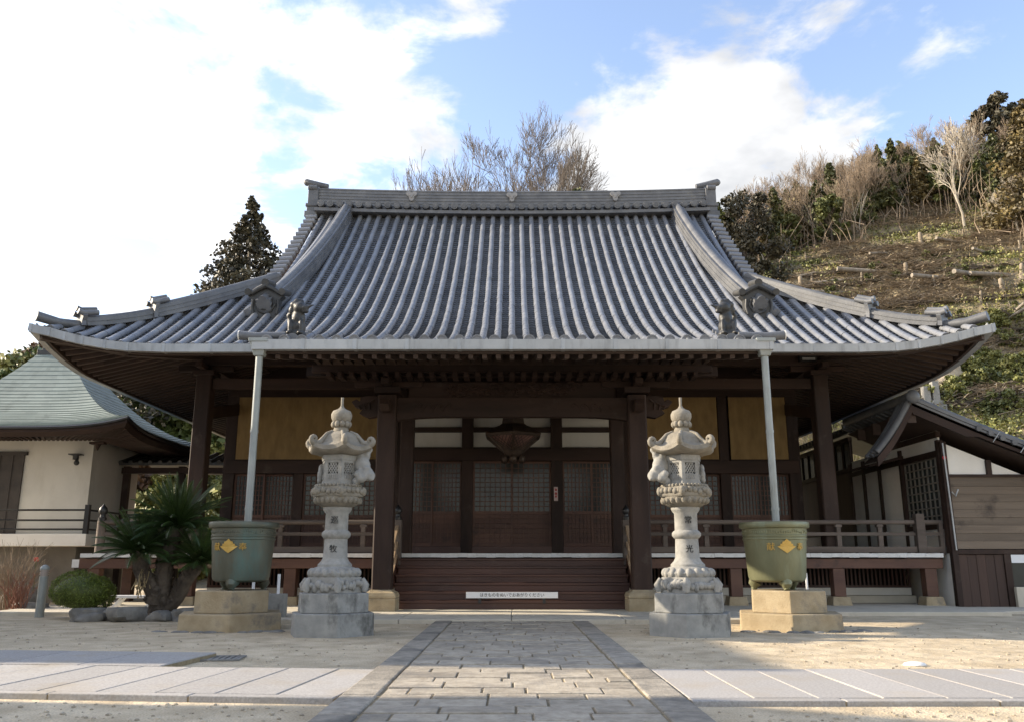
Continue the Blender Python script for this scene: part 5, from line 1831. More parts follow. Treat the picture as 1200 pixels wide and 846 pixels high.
# ================================================================== right side building
def annex():
    t = thing('side_building', 'white and board walled side building with a gabled tile roof at the right', 'building', (13, 24, 0), world=True)
    X0, Y0 = 10.47, 20.8
    def top(x): return 3.96 - (x - X0) * 0.44
    XR = 13.2
    # front wall: plaster above, boards, dark store below
    mb = MB()
    mb.prism([(X0 + 0.1, 3.12), (XR, 3.12), (XR, max(3.13, 0)), (X0 + 1.95, 3.14), (X0 + 0.1, top(X0 + 0.1))], (0, Y0 + 0.04, 0), (1, 0, 0), (0, 0, 1), (0, 1, 0), 0.12)
    obj('plaster_wall', mb, M_PLASTER, t)
    mb = MB()
    z = 1.38
    k = 0
    while z < 3.06:
        mb.box(X0 + 0.12, XR, Y0 - 0.02 + 0.012 * (k % 2), Y0 + 0.05, z + 0.004, min(z + 0.185, 3.08)); z += 0.185; k += 1
    obj('board_siding', mb, M_SIDING, t)
    mb = MB()
    mb.box(X0 - 0.02, X0 + 0.12, Y0 - 0.06, Y0 + 0.10, 0, 3.95)
    mb.box(X0 + 0.12, XR, Y0 - 0.05, Y0 + 0.06, 3.08, 3.15)
    mb.beam((X0 + 1.12, Y0 + 0.02, 3.14), (X0 + 1.12, Y0 + 0.02, 3.5), 0.12, 0.12, (0, 1, 0))
    mb.box(X0 + 0.12, XR, Y0 - 0.05, Y0 + 0.06, 1.26, 1.37)
    mb.box(X0 + 1.20, X0 + 1.36, Y0 - 0.04, Y0 + 0.08, 0, 1.26)
    obj('timber_frame', mb, M_WOOD, t, bevel=0.01)
    mb = MB()
    for k in range(5):
        mb.box(X0 + 0.13 + k * 0.213, X0 + 0.335 + k * 0.213, Y0 - 0.01 + 0.006 * (k % 2), Y0 + 0.04, 0.02, 1.25)
    obj('plank_door', mb, M_DOORWOOD, t)
    mb = MB(); mb.box(X0 + 1.37, XR, Y0 + 0.02, Y0 + 0.06, 0.52, 1.25)
    obj('dark_window', mb, M_GLASS, t)
    mb = MB(); mb.box(X0 + 1.37, X0 + 2.0, Y0 - 0.03, Y0 + 0.018, 1.06, 1.25)
    obj('white_board', mb, M_SIGNWHITE, t)
    mb = MB(); mb.box(X0 + 1.34, XR, Y0 - 0.14, Y0 + 0.1, 0, 0.51)
    obj('concrete_base', mb, M_CONC, t, bevel=0.012)
    mb = MB(); mb.box(XR - 0.12, XR - 0.01, Y0 + 0.06, 24.2, 0, 3.1)
    obj('end_wall', mb, M_SIDING, t)
    mb = MB(); mb.box(X0 + 0.2, XR, 24.21, 24.3, 0, 3.6)
    obj('rear_wall', mb, M_PLASTER, t)
    # wall turned towards the temple: lattice window, white panels
    mb = MB(); mb.box(X0, X0 + 0.1, Y0 + 0.10, 31, 0, 1.9)
    obj('side_skirt', mb, M_PLASTER, t)
    mb = MB(); mb.box(X0 + 0.06, X0 + 0.12, 26.5, 31.5, 1.9, 3.9)
    obj('dark_side_wall', mb, M_DOORWOOD, t)
    mb = MB(); mb.box(X0 + 0.09, X0 + 0.13, 21.0, 22.95, 1.98, 3.62)
    obj('window', mb, M_GLASS, t)
    mb = MB()
    for k in range(9): mb.box(X0 + 0.05, X0 + 0.085, 21.0 + k * 0.238, 21.035 + k * 0.238, 1.98, 3.62)
    for k in range(9): mb.box(X0 + 0.048, X0 + 0.083, 21.0, 22.95, 1.98 + k * 0.2, 2.01 + k * 0.2)
    obj('window_lattice', mb, pm('grey_lattice', (0.16, 0.145, 0.12), (0.22, 0.20, 0.165), 5, 0.8), t)
    mb = MB()
    for y in (20.93, 23.02, 24.4, 25.5, 26.5): mb.box(X0 - 0.03, X0 + 0.1, y - 0.07, y + 0.07, 1.28, 4.0)
    mb.box(X0 - 0.02, X0 + 0.095, 20.9, 26.5, 3.62, 3.76); mb.box(X0 - 0.02, X0 + 0.095, 20.9, 23, 1.86, 1.98)
    mb.box(X0 - 0.025, X0 + 0.09, 20.9, 23.1, 4.08, 4.22)
    obj('side_timber', mb, M_WOOD, t)
    for a, b in ((23.1, 24.33), (24.47, 25.43), (25.57, 26.43)):
        mb = MB(); mb.box(X0 + 0.02, X0 + 0.07, a, b, 1.3, 3.62)
        obj('white_panel', mb, M_PLASTER, t)
    mb = MB(); mb.box(X0 + 0.03, X0 + 0.08, 20.95, 26.5, 3.76, 4.08); mb.box(X0 + 0.03, X0 + 0.08, 20.95, 23.0, 4.22, 4.6)
    obj('upper_plaster', mb, M_PLASTER, t)
    # far glazed lantern windows under a low roof
    mb = MB(); mb.box(X0 + 0.05, X0 + 0.08, 26.4, 31.6, 3.92, 4.72)
    obj('clerestory_glass', mb, M_GLASS, t)
    mb = MB()
    for k in range(9): mb.box(X0 + 0.01, X0 + 0.09, 26.4 + k * 0.64, 26.46 + k * 0.64, 3.9, 4.75)
    mb.box(X0 - 0.02, X0 + 0.1, 26.4, 31.6, 3.8, 3.92); mb.box(X0 - 0.02, X0 + 0.1, 26.4, 31.6, 4.72, 4.86)
    obj('clerestory_frame', mb, M_WOOD, t)
    mb = MB()
    mb.prism([(X0 - 0.65, 4.86), (X0 + 1.2, 5.45), (X0 + 3.0, 4.86), (X0 + 3.0, 4.76), (X0 + 1.2, 5.33), (X0 - 0.65, 4.74)], (0, 24.4, 0), (1, 0, 0), (0, 0, 1), (0, 1, 0), 7.4)
    for k in range(25):
        y = 24.5 + k * 0.3
        mb.tube([(X0 - 0.68, y, 4.86), (X0 + 1.2, y, 5.47)], 0.07, 8)
    mb.tube([(X0 + 1.2, 24.3, 5.5), (X0 + 1.2, 31.8, 5.5)], 0.13, 10)
    obj('rear_roof', mb, M_OLDTILE, t)
    # small roof over the side entrance
    mb = MB()
    mb.prism([(X0 - 0.9, 3.62), (X0 + 0.05, 3.86), (X0 + 0.05, 3.78), (X0 - 0.9, 3.56)], (0, 22.9, 0), (1, 0, 0), (0, 0, 1), (0, 1, 0), 2.6)
    obj('entrance_canopy', mb, M_WOODX, t)
    # main roof: long slope to the right, short steep return on the left
    AX, AZ, YF, YB = 9.62, 4.84, 20.2, 24.3
    YL = 21.1
    sl = 0.425
    def rz(x): return AZ - (x - AX) * sl - 0.03 * math.sin(min(1, (x - AX) / 3.0) * math.pi)
    random.seed(9)
    mb = MB()
    xs = [AX + i * (4.25) / 14 for i in range(15)]
    xl = [AX - 0.95 * i / 6 for i in range(7)]
    def lz(x): return AZ - (AX - x) * 1.35 + 0.18 * math.sin(min(1, (AX - x) / 1.05) * math.pi) * -0.6
    for i in range(14):
        mb.grid([[(xs[i], YF, rz(xs[i]) + 0.02), (xs[i], YB, rz(xs[i]) + 0.02)], [(xs[i + 1], YF, rz(xs[i + 1])), (xs[i + 1], YB, rz(xs[i + 1]))]])
    mb.grid([[(x, YF, lz(x)), (x, YL, lz(x))] for x in xl])
    # round tile rows running down the slope
    for k in range(15):
        y = YF + 0.35 + k * 0.29
        for i in range(14):
            mb.tube([(xs[i], y, rz(xs[i]) + 0.05), (xs[i + 1], y, rz(xs[i + 1]) + 0.05)], [0.068, 0.078], 8)
        if y < YL: mb.tube([(x, y, lz(x) + 0.03) for x in xl], 0.07, 8)
    # verge rows along the front edge
    for j, (yy, zz, rr) in enumerate(((YF + 0.08, 0.10, 0.09), (YF + 0.26, 0.09, 0.08))):
        for i in range(14):
            mb.tube([(xs[i], yy, rz(xs[i]) + zz), (xs[i + 1], yy, rz(xs[i + 1]) + zz)], [rr * 0.92, rr], 10)
        mb.tube([(x, yy, lz(x) + zz) for x in xl], rr, 10)
    x = AX + 1.5
    while x < AX + 4.1:
        mb.tube([(x, YF - 0.06, rz(x) + 0.0), (x, YF + 0.3, rz(x) + 0.02)], 0.065, 10); x += 0.27
    mb.tube([(AX, YF - 0.1, AZ + 0.12), (AX, YB, AZ + 0.14)], 0.12, 12)
    mb.ball((AX, YF - 0.08, AZ + 0.10), (0.17, 0.10, 0.17), 10, 8)
    rf = obj('roof', mb, M_RIDGE, t, smooth=True, angle=40)
    mb = MB()
    for k in range(3):
        mb.prism([(x, rz(x) + 0.10 - 0.07 * k) for x in xs] + [(x, rz(x) + 0.04 - 0.07 * k) for x in reversed(xs)], (0, YF - 0.02 + 0.02 * k, 0), (1, 0, 0), (0, 0, 1), (0, 1, 0), 0.07)
    obj('verge_course', mb, M_RIDGE, rf)
    mb = MB()
    x = AX + 1.9
    while x < AX + 4.0:
        mb.tube([(x - 0.12, YF - 0.07, rz(x) - 0.16), (x + 0.06, YF - 0.09, rz(x) + 0.08)], 0.012, 6); x += 0.62
    obj('wire_tie', mb, M_METAL, rf)
    # verge boards and the plank ceiling
    mb = MB()
    top_ = [(x, rz(x) - 0.03) for x in xs]
    mb.prism(top_ + [(x, z - (0.27 if x < AX + 1.3 else 0.15)) for x, z in reversed(top_)], (0, YF + 0.02, 0), (1, 0, 0), (0, 0, 1), (0, 1, 0), 0.07)
    lt = [(x, lz(x) - 0.03) for x in xl]
    mb.prism(lt + [(x, z - 0.22) for x, z in reversed(lt)], (0, YF + 0.02, 0), (1, 0, 0), (0, 0, 1), (0, 1, 0), 0.07)
    obj('verge_board', mb, M_WOODX, rf)
    mb = MB()
    mb.grid([[(x, YF + 0.1, rz(x) - 0.20), (x, YB, rz(x) - 0.20)] for x in xs])
    mb.grid([[(x, YF + 0.1, lz(x) - 0.12), (x, YL, lz(x) - 0.12)] for x in xl])
    y = YF + 0.5
    for k in range(4): mb.box(AX - 0.1, AX + 0.1, YF + 0.1 + k, YF + 0.2 + k, AZ - 0.5, AZ - 0.2)
    obj('soffit', mb, M_SOFFIT, rf)
    mb = MB()
    mb.tube([(X0 + 0.1, Y0 - 0.12, 2.72), (X0 + 0.18, Y0 - 0.12, 2.62), (X0 + 0.26, Y0 - 0.12, 2.78)], 0.018, 6)
    mb.tube([(X0 + 0.02, Y0 - 0.1, 3.9), (X0 + 0.05, Y0 - 0.1, 2.2), (X0 + 0.06, Y0 - 0.1, 1.35)], 0.02, 6)
    obj('cable', mb, M_METAL, t)
    mb = MB(); mb.ball((X0 + 0.03, Y0 - 0.08, 3.55), (0.05, 0.03, 0.05), 10, 8)
    obj('red_alarm_lamp', mb, pm('red_plastic', (0.45, 0.02, 0.03), rough=0.4), t)


annex()


def shade_building(label, x0, x1, y0, y1, h, top):
    """plain plastered building added outside the view, sized so that its shade falls on the court"""
    t = thing('shade_building', label, 'shade_building', ((x0 + x1) / 2, (y0 + y1) / 2, 0), world=True)
    mb = MB(); mb.box(x0 + 0.6, x1 - 0.6, y0 + 0.5, y1 - 0.5, 0, h)
    obj('wall', mb, M_PLASTER, t)
    mb = MB()
    ym = (y0 + y1) / 2
    xm = (x0 + x1) / 2
    mb.add([(x0, y0, h), (x1, y0, h), (x1, y1, h), (x0, y1, h), (xm, y0, top), (xm, y1, top)], [(0, 3, 5, 4), (1, 4, 5, 2), (0, 4, 1), (3, 2, 5), (0, 1, 2, 3)])
    obj('roof', mb, M_OLDTILE, t)
    mb = MB(); mb.box(x1 - 0.6, x1 - 0.5, ym - 0.8, ym + 0.8, 0, 2.4)
    obj('door', mb, M_DOORWOOD, t)


shade_building('tall white unseen building added left of the court for its shade', -24.0, -14.5, 11.75, 19.5, 7.0, 9.95)  # both unseen, added for the shade bands they cast
shade_building('low white unseen building added beside the court for its shade', -23.0, -13.0, -4.0, 9.05, 6.6, 9.6)

# ================================================================== garden at the left
def cycad():
    rnd = random.Random(21)
    t = thing('cycad_palm', 'dark green cycad palm with several shaggy trunks beside the left tub', 'palm', (-6.95, 17.5, 0.0))
    def frond(mb, base, az, el, L, droop):
        n = 26
        d = Vector((math.cos(az) * math.cos(el), math.sin(az) * math.cos(el), math.sin(el)))
        p = Vector(base)
        side = Vector((-math.sin(az), math.cos(az), 0))
        pts = [p.copy()]
        for i in range(n):
            d = (d + Vector((0, 0, -droop / n))).normalized()
            p = p + d * (L / n)
            pts.append(p.copy())
        mb.tube(pts[::4] + [pts[-1]], [0.012] * len(pts[::4]) + [0.004], 4, cap=False)
        for i in range(3, n):
            q = pts[i]
            dd = (pts[i + 1] - pts[i]).normalized()
            nrm = side.cross(dd).normalized()
            u = i / n
            ln = 0.15 * math.sin(math.pi * min(1, 0.16 + u * 0.86)) + 0.015
            for s in (-1, 1):
                for hh in (0, 0.5):
                    qq = q + dd * (L / n) * hh
                    tip = qq + (side * s * 0.82 + dd * 0.55 + nrm * 0.38).normalized() * ln
                    w = dd * 0.007
                    mb.add([qq - w, qq + w, tip + w * 0.2, tip - w * 0.2], [(0, 1, 2, 3)])
    heads = [((-0.15, 0.0, 0), (0.22, -0.05, 1.75), 1.15, 84), ((-0.1, -0.1, 0.3), (-0.42, -0.25, 1.25), 0.95, 62), ((0.05, 0.1, 0.2), (0.72, 0.0, 1.05), 0.85, 54), ((0, 0.1, 0.1), (-0.15, 0.45, 1.35), 0.9, 36)]
    for base, top, L, nf in heads:
        mb = MB()
        b, tp = Vector(base), Vector(top)
        path = [b.lerp(tp, k / 8) + Vector((0.10 * math.sin(k * 0.8), 0, 0)) * (1 - k / 8) for k in range(9)]
        mb.tube(path, [0.16, 0.165, 0.155, 0.155, 0.16, 0.155, 0.15, 0.135, 0.10], 12)
        for i in range(260):
            k = rnd.random()
            c = b.lerp(tp, k) + Vector((0.10 * math.sin(k * 8 * 0.8), 0, 0)) * (1 - k)
            a = rnd.uniform(0, 2 * math.pi)
            o = Vector((math.cos(a), math.sin(a), 0))
            s = Vector((-o.y, o.x, 0)) * 0.03
            p0 = c + o * 0.145
            mb.add([p0 - s - Vector((0, 0, 0.03)), p0 + s - Vector((0, 0, 0.03)), p0 + o * 0.055 + Vector((0, 0, 0.055)) + s * 0.5, p0 + o * 0.055 + Vector((0, 0, 0.055)) - s * 0.5], [(0, 1, 2, 3)])
        obj('trunk', mb, M_DARKBARK, t)
        mb = MB()
        for i in range(nf):
            az = i * 2.39996 + rnd.uniform(-0.2, 0.2)
            el = R(84 - 74 * (i / nf) ** 0.9 + rnd.uniform(-6, 6))
            frond(mb, tp + Vector((0.05 * math.cos(az), 0.05 * math.sin(az), 0)), az, el, L * rnd.uniform(0.85, 1.08), rnd.uniform(0.6, 1.25))
        obj('crown', mb, M_CYCAD, t, norm=False)
    mb = MB()
    for i in range(30):
        a = rnd.uniform(math.pi, 2 * math.pi); r = rnd.uniform(0.2, 0.3)
        p = Vector((-0.28 + r * 0.5 * math.cos(a), r * math.sin(a) - 0.1, rnd.uniform(0.6, 0.95)))
        mb.tube([p, p + Vector((rnd.uniform(-0.08, 0.08), -0.05, -rnd.uniform(0.08, 0.25)))], 0.01, 4)
    obj('dead_fronds', mb, M_DRYGRASS, t)


cycad()


def rock(rnd, label, loc, s, group):
    mb = MB(); mb.ball((0, 0, 0), 1.0, 16, 12)
    me = mb.mesh('rock', M_ROCK)
    off = rnd.uniform(0, 50)
    for v in me.vertices:
        p = v.co.normalized()
        n = mnoise.noise(p * 1.2 + Vector((off, 0, 0))) * 0.5 + mnoise.noise(p * 3.1 + Vector((0, off, 0))) * 0.22
        q = p * (1 + n)
        q = Vector((max(-0.85, min(0.85, q.x)), max(-0.85, min(0.85, q.y)), max(-0.6, min(0.75, q.z))))
        v.co = (q.x * s[0], q.y * s[1], q.z * s[2])
    o = obj('garden_rock', me, M_ROCK, None, smooth=True, angle=50)
    o.location = loc; o.rotation_euler = (0, 0, rnd.uniform(0, 6))
    tag(o, label, 'rock', group)
    return o


rr = random.Random(31)
for lab, x, y, s in (('long flat grey rock at the foot of the round bush', -7.95, 16.75, (0.42, 0.3, 0.2)), ('squat grey rock under the leaning palm trunk', -7.25, 16.7, (0.40, 0.3, 0.22)),
                     ('pale rounded rock between the palm and the left pedestal', -6.1, 16.85, (0.36, 0.28, 0.2)), ('small dark rock in front of the palm trunks', -6.6, 16.8, (0.28, 0.25, 0.16))):
    rock(rr, lab, (x, y, s[2] * 0.45), s, 'rocks around the palm bed')
for lab, x, y, s in (('dark boulder by the dry shrub at the left edge', -11.6, 21.0, (0.6, 0.4, 0.42)), ('dark boulder beside the wall left of the bollard', -10.5, 21.3, (0.5, 0.4, 0.40)),
                     ('flat tan rock below the dry shrub', -10.9, 20.0, (0.5, 0.3, 0.16)), ('low stone at the far left of the court', -10.9, 18.2, (0.4, 0.3, 0.1))):
    rock(rr, lab, (x, y, s[2] * 0.45), s, 'rocks along the left hall')
mb = MB()
for i in range(5): pass
mb.grid([[(-8.3 + i * 0.3, 16.7 + j * 0.4, 0.10 * math.sin(min(1, i / 2, (8 - i) / 2) * 1.5) * (1 if 0 < j < 5 else 0) + 0.002 + 0.02 * rr.random() * (0 < j < 5)) for i in range(9)] for j in range(6)])
struct(obj('planting_soil', mb, pm('dark_soil', (0.10, 0.075, 0.05), (0.17, 0.13, 0.085), 6, 0.95, 0.6, 30), smooth=True, angle=180))


def topiary():
    rnd = random.Random(41)
    t = thing('round_bush', 'clipped round green bush on a leaning stem at the left', 'bush', (-8.45, 17.4, 0))
    t.scale = (0.87, 0.87, 0.9)
    mb = MB()
    mb.tube([(0.55, 0.1, 0.0), (0.40, 0.05, 0.12), (0.25, 0, 0.30), (0.05, 0, 0.5)], [0.06, 0.055, 0.05, 0.03], 8)
    mb.tube([(0.55, 0.1, 0.0), (0.55, 0, 0.2), (0.45, 0, 0.45)], [0.05, 0.04, 0.03], 8)
    obj('stem', mb, M_DARKBARK, t)
    mb = MB()
    mb.ball((0, 0, 0.56), (0.62, 0.54, 0.35), 18, 12)
    obj('inner_foliage', mb, M_TOPIARY, t, smooth=True)
    mb = MB()
    for i in range(9000):
        a = rnd.uniform(0, 2 * math.pi); c = rnd.uniform(-0.75, 1)
        s = math.sqrt(1 - c * c)
        k = 1 + 0.05 * mnoise.noise((math.cos(a) * s * 3, math.sin(a) * s * 3, c * 3)) + rnd.uniform(-0.05, 0.05)
        p = Vector((0.69 * s * math.cos(a) * k, 0.60 * s * math.sin(a) * k, 0.56 + 0.42 * c * k - 0.05 * math.cos(a)))
        d = Vector((rnd.gauss(0, 1), rnd.gauss(0, 1), rnd.gauss(0.5, 1))).normalized()
        u = d.cross(Vector((rnd.random(), rnd.random(), rnd.random()))).normalized() * 0.010
        L = rnd.uniform(0.025, 0.055)
        mb.add([p - u, p + u, p + d * L], [(0, 1, 2)])
    obj('foliage', mb, M_TOPIARY, t, norm=False)


topiary()


def dry_shrub(label, loc, n, h, seed, mat):
    rnd = random.Random(seed)
    t = thing('dry_shrub', label, 'shrub', loc)
    mb = MB()
    for i in range(n):
        a = rnd.uniform(0, 6.28); l = h * rnd.uniform(0.5, 1)
        sp = rnd.uniform(0.1, 0.6)
        d = Vector((math.cos(a) * sp, math.sin(a) * sp, 1)).normalized()
        p = Vector((rnd.uniform(-0.2, 0.2), rnd.uniform(-0.15, 0.15), 0))
        pts = [p]
        for k in range(5):
            d = (d + Vector((rnd.uniform(-0.2, 0.2), rnd.uniform(-0.2, 0.2), rnd.uniform(-0.1, 0.05)))).normalized()
            pts.append(pts[-1] + d * l / 5)
        mb.tube(pts, [0.012, 0.011, 0.009, 0.007, 0.005, 0.003], 4, cap=False)
        for k in range(3, 6):
            for m in range(3):
                e = (d + Vector((rnd.uniform(-0.8, 0.8), rnd.uniform(-0.8, 0.8), rnd.uniform(0, 0.5)))).normalized()
                mb.tube([pts[k], pts[k] + e * l * 0.18], [0.004, 0.002], 3, cap=False)
    obj('stems', mb, mat, t)
    return t


dry_shrub('bare tan shrub of thin stems at the left edge', (-11.5, 20.3, 0), 70, 1.5, 3, M_TWIG)
dry_shrub('low reddish shrub beside the tan one at the left edge', (-11.0, 19.7, 0), 40, 0.9, 5, pm('red_twigs', (0.16, 0.07, 0.05), (0.24, 0.12, 0.08), 2, 0.9))


def bollard():
    t = thing('bollard_lamp', 'slim grey bollard lamp beside the round bush', 'bollard', (-9.52, 17.9, 0))
    mb = MB(); mb.tube([(0, 0, 0), (0, 0, 0.80)], 0.085, 16)
    obj('post', mb, M_PIPE, t, smooth=True, angle=40)
    mb = MB(); mb.tube([(0, 0, 0.80), (0, 0, 0.93)], 0.07, 16)
    for z in (0.83, 0.87, 0.91): mb.lathe([(0.086, z), (0.088, z + 0.012), (0.072, z + 0.018)], 16)
    obj('lamp_head', mb, pm('lamp_louvre', (0.35, 0.30, 0.28), (0.4, 0.35, 0.32), 3, 0.5), t, smooth=True, angle=40)
    mb = MB(); mb.lathe([(0.092, 0.93), (0.092, 0.96), (0.07, 1.0), (0.03, 1.025), (0.005, 1.03)], 16)
    obj('lamp_cap', mb, M_PIPE, t, smooth=True, angle=40)


bollard()


def small_things():
    # folding step bench under the palm
    t = thing('small_bench', 'low white folding bench on the ground behind the palm', 'bench', (-8.2, 19.0, 0.0))
    mb = MB(); mb.box(-0.45, 0.75, -0.16, 0.16, 0.33, 0.385); obj('seat', mb, M_SIGNWHITE, t, bevel=0.008)
    for x in (-0.15, 0.55):
        mb = MB(); mb.beam((x - 0.25, -0.1, 0.04), (x, -0.1, 0.33), 0.03, 0.05); mb.beam((x - 0.25, 0.1, 0.04), (x, 0.1, 0.33), 0.03, 0.05)
        obj('leg', mb, M_SIGNWHITE, t)
    mb = MB(); mb.box(-0.75, 0.2, -0.14, 0.14, 0.0, 0.05); obj('foot_board', mb, M_SIGNWHITE, t, bevel=0.006)
    mb = MB(); mb.box(-0.48, -0.455, -0.14, 0.14, 0.335, 0.38); obj('end_cap', mb, pm('green_plastic', (0.03, 0.25, 0.12), rough=0.5), t)
    # white box with three pipes beside the left pedestal
    t = thing('pipe_stand', 'grey concrete block with three short white pipes behind the left pedestal', 'stand', (-4.55, 16.7, 0))
    mb = MB(); mb.box(-0.06, 0.28, -0.15, 0.15, 0, 0.50); mb.box(-0.42, -0.08, -0.1, 0.2, 0, 0.52)
    obj('block', mb, M_STONEBASE, t, bevel=0.012)
    for x, y in ((-0.36, 0.05), (-0.16, 0.08), (0.13, 0.0)):
        mb = MB(); mb.tube([(x, y, 0.45), (x, y, 0.86)], 0.028, 10)
        obj('pipe', mb, M_SIGNWHITE, t, smooth=True)
    mb = MB(); mb.tube([(0, 0, 0), (0, 0, 0.88)], 0.022, 10); mb.box(-0.06, 0.06, -0.06, 0.06, 0, 0.05)
    o = obj('ground_pipe', mb, M_SIGNWHITE, None, smooth=True); o.location = (5.55, 16.6, 0)
    tag(o, 'single short white pipe standing behind the right pedestal', 'pipe')
    # drain cover on the left court
    mb = MB()
    for k in range(9): mb.box(-0.30 + k * 0.068, -0.255 + k * 0.068, -0.2, 0.2, 0.004, 0.016)
    mb.box(-0.34, 0.34, -0.24, -0.2, 0.004, 0.02); mb.box(-0.34, 0.34, 0.2, 0.24, 0.004, 0.02); mb.box(-0.34, -0.305, -0.2, 0.2, 0.004, 0.02); mb.box(0.305, 0.34, -0.2, 0.2, 0.004, 0.02)
    o = obj('drain_cover', mb, M_ROCK); o.location = (-3.45, 10.35, 0); o.rotation_euler = (0, 0, 0.1)
    tag(o, 'flat dark drain grate in the gravel left of the path', 'drain cover')
    mb = MB(); mb.ball((0, 0, 0), (0.13, 0.09, 0.035), 10, 6)
    o = obj('white_stone', mb, M_PLASTER, None, smooth=True); o.location = (4.35, 9.72, 0.01)
    tag(o, 'flat white stone lying alone on the right gravel', 'stone')
    # broken stones along the foot of the pedestals
    rnd = random.Random(51)
    mb = MB()
    for i in range(26):
        x = rnd.uniform(-0.95, 1.0)
        s = rnd.uniform(0.03, 0.09)
        mb.ball((4.66 + x, 14.1 - rnd.uniform(-0.05, 0.12) + abs(x) * 0.2, 0.0), (s * 1.5, s, s * 0.45), 7, 5)
        mb.ball((-4.72 + x, 14.1 - rnd.uniform(-0.05, 0.12) + abs(x) * 0.2, 0.0), (s * 1.5, s, s * 0.4), 7, 5)
    struct(obj('stone_rubble', mb, M_ROCK), 'stuff')
    # red flower by the left wall
    t = thing('red_flower', 'single red flower on a thin stalk by the left wall', 'flower', (-11.35, 20.9, 0))
    mb = MB(); mb.tube([(0, 0, 0), (0.02, 0, 0.6), (0, 0, 1.12)], 0.008, 5); obj('stalk', mb, M_SHRUB, t)
    mb = MB()
    for k in range(6):
        a = k * 1.047; mb.ball((0.03 * math.cos(a), 0.03 * math.sin(a), 1.14), (0.035, 0.035, 0.05), 6, 5)
    obj('bloom', mb, pm('red_petal', (0.55, 0.04, 0.03), rough=0.6), t)


small_things()


M_SHRUB2 = leaf_mat('mid_shrub_leaf', (0.06, 0.085, 0.02), (0.12, 0.145, 0.04), scale=0.4)

# ================================================================== trees and plants
def card(mb, p, s, rnd, up=0.3, tone=None, aspect=1.6):
    d = Vector((rnd.gauss(0, 1), rnd.gauss(0, 1), rnd.gauss(up, 0.8))).normalized()
    u = d.cross(Vector((rnd.gauss(0, 1), rnd.gauss(0, 1), rnd.gauss(0, 1)))).normalized() * s * 0.5
    q = d * s * aspect * 0.5
    mb.add([p - q, p + u, p + q, p - u], [(0, 1, 2, 3)], tone)


def conifer(seed, h, r, mat, name='cedar_tree', label='', n_leaf=11, leaf=0.34, skirt=0.18, loc=(0, 0, -50), irregular=0.25, power=0.85, trunkmat=None):
    rnd = random.Random(seed)
    t = thing(name, label, 'tree', loc)
    mb = MB(); mb.tube([(0, 0, -1), (0.05, 0, h * 0.3), (0, 0.04, h * 0.7), (0, 0, h * 0.98)], [0.022 * h, 0.018 * h, 0.009 * h, 0.02], 7)
    obj('trunk', mb, trunkmat or M_BARK, t)
    mb = MB()
    z = h * skirt
    while z < h:
        f = (z - h * skirt) / (h * (1 - skirt))
        rad = r * (1 - f) ** power + 0.12
        nb = 5 + int(rad * 2.2)
        a0 = rnd.uniform(0, 6.28)
        for b in range(nb):
            if rnd.random() < 0.12: continue
            a = a0 + b * 2 * math.pi / nb + rnd.uniform(-0.3, 0.3)
            L = rad * rnd.uniform(1 - irregular * 1.6, 1 + irregular)
            zz = z + rnd.uniform(-0.25, 0.25)
            tone0 = rnd.random()
            for k in range(int(n_leaf * (0.4 + L / r))):
                q = math.sqrt(rnd.uniform(0.05, 1))
                p = Vector((math.cos(a) * L * q, math.sin(a) * L * q, zz + 0.18 * L * q - 0.35 * L * q * q))
                p += Vector((rnd.gauss(0, 0.10), rnd.gauss(0, 0.10), rnd.gauss(0, 0.10))) * (0.6 + L * 0.5)
                card(mb, p, leaf * rnd.uniform(0.6, 1.2), rnd, 0.1, min(1, max(0, tone0 + rnd.uniform(-0.25, 0.25))))
        z += rnd.uniform(0.035, 0.055) * h * (0.75 + 0.5 * (1 - f)) * 0.8
    obj('crown', mb, mat, t, norm=False)
    return t


def broadleaf(seed, h, r, mat, name, label, clumps=26, per=150, leaf=0.26, loc=(0, 0, -50), base=0.25):
    rnd = random.Random(seed)
    t = thing(name, label, 'tree', loc)
    mb = MB()
    mb.tube([(0, 0, -1), (0.1, 0, h * 0.25), (0, 0.1, h * 0.55), (0.1, 0, h * 0.85)], [0.028 * h, 0.022 * h, 0.014 * h, 0.03], 7)
    mbl = MB()
    for c in range(clumps):
        a = rnd.uniform(0, 6.28); f = rnd.uniform(0, 1) ** 0.8
        zc = h * (base + (0.95 - base) * f)
        env = r * math.sin(math.pi * min(1, 0.18 + 0.80 * (0.25 + 0.75 * (1 - f)))) if f > 0.3 else r * (0.5 + f * 1.2)
        env = r * (1 - (abs(f - 0.4) / 0.72) ** 2) ** 0.5 if abs(f - 0.4) < 0.7 else 0.2
        rr_ = env * math.sqrt(rnd.uniform(0.15, 1))
        c0 = Vector((math.cos(a) * rr_, math.sin(a) * rr_, zc))
        s = rnd.uniform(0.22, 0.42) * r
        mb.tube([(0, 0, zc * 0.75), c0], [0.05, 0.015], 5)
        tone0 = rnd.random()
        for k in range(per):
            d = Vector((rnd.gauss(0, 1), rnd.gauss(0, 1), rnd.gauss(0, 1))).normalized()
            p = c0 + Vector((d.x, d.y, d.z * 0.7)) * s * (rnd.random() ** 0.45)
            card(mbl, p, leaf * rnd.uniform(0.6, 1.2), rnd, 0.3, min(1, max(0, tone0 * 0.7 + rnd.uniform(0, 0.4))))
    obj('trunk', mb, M_DARKBARK, t)
    obj('crown', mbl, mat, t, norm=False)
    return t


